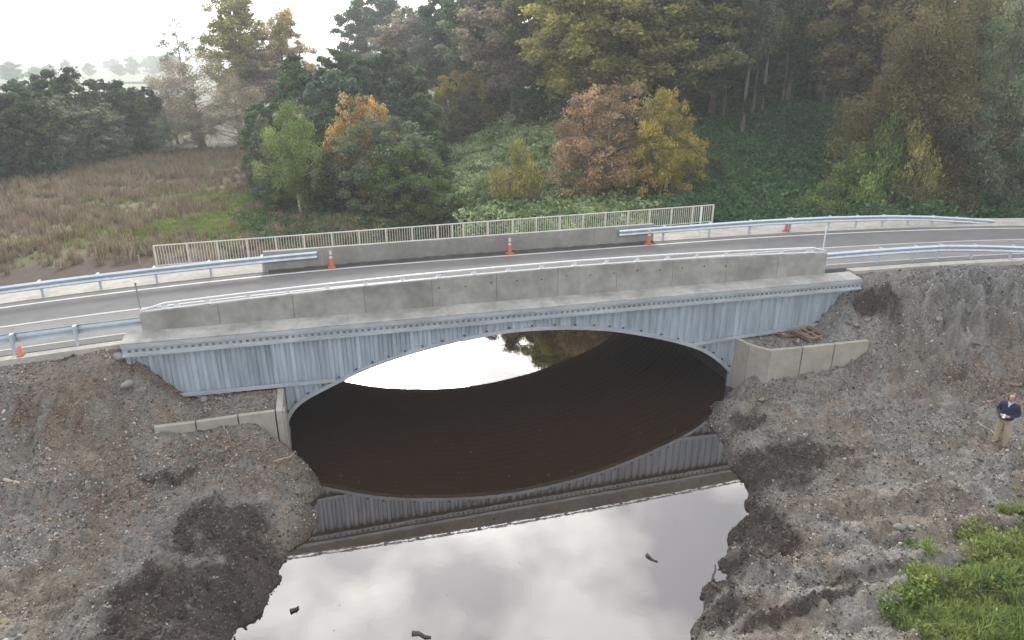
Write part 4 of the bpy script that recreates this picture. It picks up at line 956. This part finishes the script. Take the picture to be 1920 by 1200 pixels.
put_tree('poplar_tree', 'gold1', 548, 256, 8, 100, 'leaf_gold', 'tall pale yellow poplar glowing against the white sky', 'pale_bark')
put_tree('poplar_tree', 'gold1', 500, 258, 90, 150, 'leaf_greybrown', 'dull brownish tree under the tall poplars', 'pale_bark')
G3 = 'dark evergreens of the middle thicket'
for i, (x, yb, yt, w, c) in enumerate(((505, 335, 185, 105, 'leaf_dark'), (590, 330, 96, 150, 'leaf_dark'), (655, 322, 86, 140, 'leaf_dark'), (742, 312, 78, 150, 'leaf_dark'), (705, 335, 118, 150, 'leaf_bluegreen'), (640, 350, 128, 130, 'leaf_bluegreen'), (795, 325, 165, 110, 'leaf_dark'), (520, 375, 215, 95, 'leaf_greygreen'), (610, 372, 205, 100, 'leaf_dark'), (655, 392, 250, 110, 'leaf_olive_dark'), (540, 395, 300, 90, 'leaf_dark'), (620, 402, 300, 100, 'leaf_dark'), (800, 372, 240, 110, 'leaf_dark'))):
    put_tree('evergreen_tree', E3[(i + 1) % 3], x, yb, yt, w, c, 'dense %s evergreen tree massed in the thicket beyond the picket fence' % LOOK[c], group=G3)
put_tree('birch_tree', 'weeping', 566, 408, 176, 130, 'leaf_light', 'slender light green weeping tree with a white trunk in front of dark evergreens', 'birch_bark')
put_tree('autumn_tree', 'autumn', 692, 388, 172, 150, 'leaf_orange', 'rounded orange-topped tree rising out of the dark thicket')
put_tree('shrub_tree', 'roundtree1', 735, 400, 212, 190, 'leaf_greygreen', 'broad grey-green tree in front of the orange-topped one', 'pale_bark')
put_tree('shrub_tree', 'roundtree0', 765, 412, 265, 165, 'leaf_mid', 'bushy dark green tree right behind the fence with pale stems', 'pale_bark')
put_tree('autumn_tree', 'roundtree1', 864, 268, 128, 118, 'leaf_yellow', 'rounded yellow-green tree standing above the brambles')
put_tree('shrub_tree', 'roundtree0', 935, 228, 126, 150, 'leaf_olive_dark', 'low olive-grey rounded tree behind the yellow-green one')
put_tree('shrub_tree', 'evergreen2', 870, 275, 165, 90, 'leaf_olive_dark', 'dark green tree crowded behind the rounded yellow-green tree')
put_tree('shrub_tree', 'evergreen0', 998, 240, 148, 75, 'leaf_dark', 'small dark tree at the edge of the forest above the brambles')
put_tree('shrub_tree', 'bush', 972, 398, 268, 100, 'leaf_olive', 'yellowish vine-hung shrub standing in the brambles')
put_tree('shrub_tree', 'bush', 905, 392, 330, 90, 'leaf_bramble', 'pale green bramble mound below the vine-hung shrub')
put_tree('autumn_tree', 'autumn', 1135, 378, 150, 235, 'leaf_pinkbrown', 'big rounded tree with pinkish brown autumn leaves behind the fence', 'pale_bark')
put_tree('autumn_tree', 'autumn', 1238, 380, 160, 165, 'leaf_yellow', 'rounded bright yellow autumn tree beside the pinkish brown one', 'pale_bark', rz=2.1)
G4 = 'tall hazy trees of the rear wood'
for i, (x, yb, yt, w, c) in enumerate(((688, 225, -15, 105, 'leaf_bluegreen'), (760, 228, 14, 130, 'leaf_greybrown'), (835, 224, -40, 130, 'leaf_bluegreen'), (800, 210, 5, 120, 'leaf_olive_dark'), (890, 222, -60, 150, 'leaf_greygreen'), (965, 232, -90, 180, 'leaf_greybrown'), (905, 215, -30, 120, 'leaf_olive_dark'), (870, 208, -20, 160, 'leaf_bluegreen'), (1020, 225, -120, 150, 'leaf_olive_dark'), (730, 205, -30, 120, 'leaf_bluegreen'), (950, 200, -110, 200, 'leaf_dark'))):
    put_tree('forest_tree', 'tall%d' % (i % 3), x, yb, yt, w, c, 'tall hazy %s tree at the back of the wood' % LOOK[c], group=G4)
G5 = 'tall olive trees of the hillside wood'
for i, (x, yb, yt, w, c) in enumerate(((1085, 262, -130, 230, 'leaf_olive'), (1180, 262, -160, 240, 'leaf_olive'), (1275, 258, -150, 220, 'leaf_olive_dark'), (1140, 240, -140, 220, 'leaf_olive_dark'), (1235, 236, -180, 240, 'leaf_olive_dark'), (1330, 235, -170, 220, 'leaf_dark'), (1050, 236, -60, 120, 'leaf_olive'))):
    put_tree('forest_tree', 'tall%d' % ((i + 1) % 3), x, yb, yt, w, c, 'tall %s tree with dark limbs above the autumn trees' % LOOK[c], group=G5)
G6 = 'straight trunked trees on the hillside'
for i, (x, yb, w, c) in enumerate(((1322, 232, 90, 'leaf_olive_dark'), (1352, 240, 100, 'leaf_olive_dark'), (1388, 266, 95, 'leaf_greygreen'), (1407, 240, 80, 'leaf_olive_dark'), (1424, 226, 90, 'leaf_dark'), (1462, 214, 90, 'leaf_olive_dark'), (1478, 206, 80, 'leaf_dark'), (1512, 204, 90, 'leaf_olive_dark'), (1538, 212, 100, 'leaf_dark'), (1440, 204, 90, 'leaf_dark'), (1572, 210, 90, 'leaf_olive_dark'), (1500, 196, 110, 'leaf_dark'))):
    put_tree('forest_tree', 'pole%d' % (i % 2), x, yb, -150 - 12 * (i % 4), w, c, 'tall straight bare-trunked tree with %s top in the hillside grove' % LOOK[c], 'pale_bark', G6)
G7 = 'dark trees closing the back of the hillside wood'
for i, x in enumerate(range(1290, 2010, 60)):
    put_tree('forest_tree', 'tall%d' % (i % 3), x, 198 + (i * 37) % 14, -190 - (i * 53) % 60, 170, (c := ('leaf_dark', 'leaf_olive_dark', 'leaf_bluegreen')[i % 3]), 'tall %s tree in the shade at the back of the hillside wood' % LOOK[c], group=G7)
for i, (x, yb, yt, w) in enumerate(((1300, 200, 80, 150), (1370, 198, 95, 150), (1430, 196, 90, 150), (1495, 194, 95, 150), (1560, 194, 90, 150), (1620, 200, 80, 150), (1260, 205, 70, 150), (1190, 215, 75, 150), (1110, 225, 80, 150))):
    put_tree('forest_tree', E3[i % 3], x, yb, yt, w, 'leaf_dark', 'dark low tree filling the gaps between the forest trunks', group='low dark trees between the forest trunks')
put_tree('vine_tree', 'drape0', 1685, 388, -120, 310, 'leaf_brown', 'giant brownish conifer-like tree hung with vines beside the road')
put_tree('vine_tree', 'drape1', 1838, 398, -110, 240, 'leaf_greygreen', 'tall grey-green drooping tree next to the giant vine-hung tree', 'pale_bark')
put_tree('vine_tree', 'drape1', 1955, 388, -120, 260, 'leaf_mid', 'tall fresh green tree beyond the grey-green drooping one', rz=1.0)
put_tree('vine_tree', 'drape0', 1770, 345, -170, 260, 'leaf_olive_dark', 'tall dark drooping tree behind the giant vine-hung tree', rz=2.6)
put_tree('vine_tree', 'tall1', 1620, 300, -140, 230, 'leaf_brown', 'tall bronze-leaved tree leaning out behind the giant vine-hung tree')
put_tree('vine_tree', 'drape1', 1880, 330, -150, 260, 'leaf_dark', 'dark tree between the grey-green and the fresh green drooping trees', rz=.3)
# vines climbing the giant tree and shrubs along the verge
G8 = 'vine clad bushes along the forest verge'
for i, (x, yb, yt, w, c) in enumerate(((1600, 402, 275, 130, 'leaf_vine'), (1660, 400, 190, 110, 'leaf_vine'), (1545, 407, 340, 130, 'leaf_vine'), (1632, 400, 235, 110, 'leaf_vine'), (1575, 404, 310, 110, 'leaf_vine'), (1500, 410, 372, 110, 'leaf_vine'), (1690, 402, 235, 100, 'leaf_olive'), (1700, 402, 300, 140, 'leaf_olive_dark'), (1760, 403, 320, 130, 'leaf_brown'), (1820, 404, 330, 150, 'leaf_undergrowth'), (1890, 402, 320, 160, 'leaf_undergrowth'), (1640, 404, 345, 120, 'leaf_brown'), (1900, 395, 230, 150, 'leaf_mid'), (1710, 390, 255, 110, 'leaf_mid'))):
    put_tree('verge_bush', 'bush', x, yb, yt, w, c, '%s leafy bush crowded at the foot of the forest verge' % LOOK[c], group=G8)
# hazy trees on the far plain
G9 = 'hazy trees on the far plain'
for i, (x, yb, yt, w) in enumerate(((25, 152, 116, 55), (70, 148, 125, 40), (97, 146, 120, 25), (128, 143, 112, 22), (170, 142, 118, 28), (250, 140, 106, 36), (215, 136, 110, 40), (290, 138, 105, 60), (225, 142, 120, 30), (5, 146, 124, 40), (320, 140, 100, 60))):
    put_tree('distant_tree', 'fartree', x, yb, yt, w, 'leaf_mid', 'pale bluish hazy tree far across the plain', group=G9)

# ---------------- scattered ground cover (uncountable)
def scatter(name, pts, rot, scl, meshes, mats, label, cat):
    col = bpy.data.collections.new(name + '_source')
    for i, (me, m_) in enumerate(zip(meshes, mats)):
        me = me.copy(); set_tone(me); me.materials.clear(); me.materials.append(m_); o = bpy.data.objects.new('%s_%d' % (name, i), me); col.objects.link(o)
    n = len(pts); m = bpy.data.meshes.new(name); m.vertices.add(n); m.vertices.foreach_set('co', np.asarray(pts, np.float32).ravel())
    a = m.attributes.new('rot', 'FLOAT_VECTOR', 'POINT'); a.data.foreach_set('vector', np.asarray(rot, np.float32).ravel())
    a = m.attributes.new('scl', 'FLOAT', 'POINT'); a.data.foreach_set('value', np.asarray(scl, np.float32))
    a = m.attributes.new('idx', 'INT', 'POINT'); a.data.foreach_set('value', rng.integers(0, len(meshes), n).astype(np.int32))
    o = bpy.data.objects.new(name, m); link(o); tag(o, label, cat, kind='stuff')
    g = bpy.data.node_groups.new(name, 'GeometryNodeTree'); g.interface.new_socket('Geometry', in_out='INPUT', socket_type='NodeSocketGeometry'); g.interface.new_socket('Geometry', in_out='OUTPUT', socket_type='NodeSocketGeometry')
    N = g.nodes.new; l = g.links.new
    gi = N('NodeGroupInput'); go = N('NodeGroupOutput'); ip = N('GeometryNodeInstanceOnPoints'); ci = N('GeometryNodeCollectionInfo'); ci.inputs['Collection'].default_value = col; ci.inputs['Separate Children'].default_value = True; ci.inputs['Reset Children'].default_value = True
    ip.inputs['Pick Instance'].default_value = True
    def na(nm, ty): q = N('GeometryNodeInputNamedAttribute'); q.data_type = ty; q.inputs['Name'].default_value = nm; return q
    e2r = N('FunctionNodeEulerToRotation'); l(na('rot', 'FLOAT_VECTOR').outputs['Attribute'], e2r.inputs[0]); l(e2r.outputs[0], ip.inputs['Rotation'])
    l(na('scl', 'FLOAT').outputs['Attribute'], ip.inputs['Scale']); l(na('idx', 'INT').outputs['Attribute'], ip.inputs['Instance Index'])
    l(gi.outputs[0], ip.inputs['Points']); l(ci.outputs[0], ip.inputs['Instance']); l(ip.outputs[0], go.inputs[0])
    md = o.modifiers.new('Scatter', 'NODES'); md.node_group = g; return o
def zrot(n, tilt=.15): return np.stack([rng.normal(0, tilt, n), rng.normal(0, tilt, n), rng.uniform(0, 2 * pi, n)], 1)
# gravel on the near banks
def bank_points(n, dens):
    U = rng.uniform(-22, 27, n); V = rng.uniform(-16, .6, n); k_ = rng.random(n) < dens(U, V); U = U[k_]; V = V[k_]
    Z = h_front(U, V); k_ = (Z > .02) & ~((V > -.05) & (U > -12.6) & (U < 14.9)); return U[k_], V[k_], Z[k_]
SM0 = [stone_mesh(50 + i, 1) for i in range(5)]
def hum(U, V): return np.clip(sstep(.30, .62, blob(U, V, HUMUS) * HN(U, V)), 0, 1)
U, V, Z = bank_points(170000, lambda u, v: (.25 + .75 * sstep(.35, .6, fbm(u * .9, v * .9, 3, 121))) * (1 - .97 * hum(u, v)))
s = .03 + .06 * rng.random(len(U)) ** 3 + .08 * (rng.random(len(U)) > .99)
scatter('gravel', np.stack([U, V, Z + s * .1], 1), rng.uniform(0, 6.28, (len(U), 3)), s * 1.15, SM0, [M['stone'], M['stone'], M['pale_stone'], M['stone'], M['stone']], 'loose grey gravel strewn over both river banks', 'gravel')
U, V, Z = bank_points(110000, lambda u, v: hum(u, v) * .9 + .8 * np.clip(1 - np.abs(water_gap(u, v) - .3) / .5, 0, 1) * (v < -1.2))
s = .04 + .08 * rng.random(len(U)) ** 2
scatter('humus_clods', np.stack([U, V, Z], 1), rng.uniform(0, 6.28, (len(U), 3)), s, SM0, [M['dark_stone']] * 5, 'dark clods of wet humus along the toe of the banks', 'soil')
# fallen leaves
def leaf_field(name, n, dens, size, m, label):
    U, V, Z = bank_points(n, dens); C = np.stack([U, V, Z + .02], 1); r = rng; k_ = len(C)
    a = np.stack([np.cos(t := r.uniform(0, 6.28, k_)), np.sin(t), r.normal(0, .25, k_)], 1); b_ = np.stack([-np.sin(t), np.cos(t), r.normal(0, .25, k_)], 1); s_ = (size * r.uniform(.6, 1.4, k_))[:, None]
    VV = np.stack([C - a * s_, C + b_ * s_ * .6 + [0, 0, .01], C + a * s_, C - b_ * s_ * .6 + [0, 0, .01]], 1).reshape(-1, 3)
    o = bpy.data.objects.new(name, np_mesh(name, VV, np.arange(k_ * 4).reshape(-1, 4))); set_tone(o.data); finish(o, m); tag(o, label, 'leaves', kind='stuff')
leaf_field('leaf_litter', 300000, lambda u, v: np.clip(blob(u, v, LITTER) * sstep(.34, .6, fbm(u * 3.1, v * 3.1, 4, 66)) * .8 + .03 * (u < 0), 0, 1) * (1 - .8 * hum(u, v)), .036, M['leaf_litter'], 'drifts of fallen brown leaves on the left bank and embankment')
leaf_field('pale_leaf_litter', 60000, lambda u, v: (.10 + .20 * (u < 0)) * (1 - .9 * hum(u, v)), .022, M['grass_dry'], 'small pale dead leaves speckling both banks')
leaf_field('yellow_leaf_litter', 60000, lambda u, v: .002 + .005 * (u < 0), .05, M['leaf_yellow'], 'scattered yellow fallen leaves on the banks')
# floating bits on the water
n = 110; V_ = rng.uniform(-12, -.5, n); U_ = rng.uniform(-8, 7, n); k_ = (water_gap(U_, V_) < -.4); C = np.stack([U_[k_], V_[k_], np.full(k_.sum(), .006)], 1)
Vq, Qq = leaf_quads(C, .03, rng, .8); Vq[:, 2] = .004 + .004 * rng.random(len(Vq)); o = bpy.data.objects.new('floating_leaves', np_mesh('floating_leaves', Vq, Qq)); set_tone(o.data); finish(o, M['leaf_litter']); tag(o, 'tiny leaves floating on the dark water', 'leaves', kind='stuff')

# tufts
def tuft(seed, n, h, spread, w, curve=.35):
    r = np.random.default_rng(seed); V = []; Q = []
    for i in range(n):
        a = r.uniform(0, 2 * pi); d = np.array([cos(a), sin(a), 0]); p = np.array([-sin(a), cos(a), 0]); o = r.normal(0, spread * .4, 3); o[2] = 0; hh = h * r.uniform(.5, 1.15); cv = curve * r.uniform(.3, 1.3) * hh
        k_ = len(V)
        for t, wd in ((0, 1), (.5, .8), (1, .08)):
            c = o + d * cv * t * t + np.array([0, 0, hh * (t - .15 * t * t * curve)]); V += [c - p * w * wd, c + p * w * wd]
        Q += [(k_, k_ + 1, k_ + 3, k_ + 2), (k_ + 2, k_ + 3, k_ + 5, k_ + 4)]
    return np_mesh('tuft', np.array(V), np.array(Q))
def leafball(seed, n, R, size, flat=.6, droop=.1):
    r = np.random.default_rng(seed); d = rand_dirs(n, r); d[:, 2] = np.abs(d[:, 2]); P = d * (R * r.uniform(.3, 1.05, n) ** .5)[:, None] * np.array([1, 1, flat]); V, Q = leaf_quads(P, size, r, .9, 0, droop); return np_mesh('clump', V, Q)
T_reed = [tuft(200 + i, 26, .75, .3, .018, .3) for i in range(3)]
T_short = [tuft(210 + i, 30, .16, .35, .02, .6) for i in range(3)]
T_lush = [tuft(220 + i, 34, .42, .22, .013, .7) for i in range(4)]
B_br = [leafball(230 + i, 150, .8, .10) for i in range(3)]
B_small = [leafball(240 + i, 90, .35, .05) for i in range(3)]
# field: rushes and grass
def back_points(n, u0, u1, v0, v1, dens):
    U = rng.uniform(u0, u1, n); V = rng.uniform(v0, v1, n); k_ = rng.random(n) < dens(U, V); U = U[k_]; V = V[k_]; return np.stack([U, V, h_back(U, V) - .03], 1)
fieldm = lambda u, v: sstep(2, -6, u - .0 * v) * sstep(18, 21.5, v + 4 * (fbm(u * .25, v * .25, 4, 91) - .5) + .12 * (u + 14))
def rush(u, v): return fieldm(u, v) * np.clip((.30 + 1.2 * sstep(.4, .62, fbm(u * .35, v * .35, 3, 131))) * (1 - 1.05 * np.clip(blob(u, v, GREEN), 0, 1)), 0.0, 1)
P = back_points(26000, -62, 2, 14, 78, rush); n = len(P)
scatter('dry_rushes', P, zrot(n, .12), rng.uniform(.45, 1.15, n), T_reed * 2, [M['grass_dry'], M['grass_rust'], M['grass_dry'], M['grass_dry'], M['grass_rust'], M['leaf_olive_dark']], 'brown dry rushes covering the field', 'rushes')
P = back_points(70000, -40, 4, 13, 60, lambda u, v: np.clip(1.5 * blob(u, v, GREEN) - .15 + .12 * fieldm(u, v), 0, 1)); n = len(P)
scatter('field_grass', P, zrot(n, .1), rng.uniform(.5, 1.4, n), T_short, [M['grass_green'], M['grass_bright'], M['grass_green']], 'short green grass in the damp parts of the field', 'grass')
# brambles and forest undergrowth
br = lambda u, v: sstep(0, 5, u - .10 * v + 1.0) * sstep(15, 9, u - .25 * v) * sstep(15, 20, v) * sstep(75, 62, v)
P = back_points(8000, 0, 50, 15, 75, br); n = len(P); P[:, 2] += .8 * fbm(P[:, 0] * .4, P[:, 1] * .4, 3, 141)
scatter('brambles', P, zrot(n, .25), rng.uniform(.7, 1.9, n), B_br, [M['leaf_bramble'], M['leaf_bramble'], M['leaf_mid']], 'pale green bramble thicket covering the slope beyond the fence', 'brambles')
ug_ = lambda u, v: sstep(8, 14, u - .25 * v) * sstep(10.5, 13, v)
P = back_points(12000, 8, 95, 10.5, 75, ug_); n = len(P); P[:, 2] += 1.0 * fbm(P[:, 0] * .35, P[:, 1] * .35, 3, 151)
scatter('undergrowth', P, zrot(n, .25), rng.uniform(.8, 2.0, n), B_br, [M['leaf_undergrowth'], M['leaf_undergrowth'], M['leaf_dark']], 'dark green leafy undergrowth on the forest slope', 'undergrowth')
P = back_points(2600, -14, 16, 10.5, 34, lambda u, v: sstep(-12, -5, u + .15 * (v - 20)) * (water_gap(u, v) > .5)); n = len(P)
scatter('riverside_scrub', P, zrot(n, .2), rng.uniform(.5, 1.3, n), B_br, [M['leaf_dark'], M['leaf_olive_dark'], M['leaf_undergrowth']], 'low dark scrub along the river behind the fence', 'scrub')
# lush weeds at the near right corner
g0 = gp(1920, 990, 0); g1 = gp(1640, 1200, 0); g2 = gp(1790, 1080, 0)
def weeds(u, v):
    # edge line through the three ground points, ragged
    e = np.interp(u, [g1.x - 1, g1.x, g2.x, g0.x, g0.x + 4], [g1.y - .9, g1.y, g2.y, g0.y, g0.y + 1.0]) + (fbm(u * 1.2, v * 1.2, 3, 161) - .5) * 2.2
    return sstep(.35, -.35, v - e)
n = 16000; U = rng.uniform(5, 22, n); V = rng.uniform(-17, -8, n); k_ = rng.random(n) < weeds(U, V); U = U[k_]; V = V[k_]; n = len(U)
scatter('green_weeds', np.stack([U, V, h_front(U, V) - .02], 1), zrot(n, .25), rng.uniform(.4, 1.2, n) * (.45 + .9 * fbm(U * .8, V * .8, 3, 171)), T_lush, [M['grass_bright'], M['leaf_light'], M['grass_green'], M['leaf_light']], 'lush bright green weeds growing at the edge of the right bank', 'weeds')
n = 5200; U = rng.uniform(5, 22, n); V = rng.uniform(-17, -8, n); k_ = rng.random(n) < weeds(U, V - .3) * .8; U = U[k_]; V = V[k_]; n = len(U)
scatter('weed_clumps', np.stack([U, V, h_front(U, V)], 1), zrot(n, .25), rng.uniform(.5, 1.3, n), B_small, [M['grass_bright'], M['leaf_mid'], M['grass_green']], 'small broad-leaved weeds among the tall green ones', 'weeds')

# ================================================================== THE AIR
hz = MB().box((0, 1100, 22), (5600, 3300, 58)).build('haze', None); tag(hz, kind='stuff')
hm = bpy.data.materials.new('haze_air'); hm.use_nodes = True; t = hm.node_tree; t.nodes.clear()
pv = t.nodes.new('ShaderNodeVolumePrincipled'); pv.inputs['Color'].default_value = (.90, .95, 1.0, 1); pv.inputs['Density'].default_value = HAZE; pv.inputs['Anisotropy'].default_value = .25
om = t.nodes.new('ShaderNodeOutputMaterial'); t.links.new(pv.outputs[0], om.inputs['Volume']); hz.data.materials.append(hm); hz.display_type = 'WIRE'
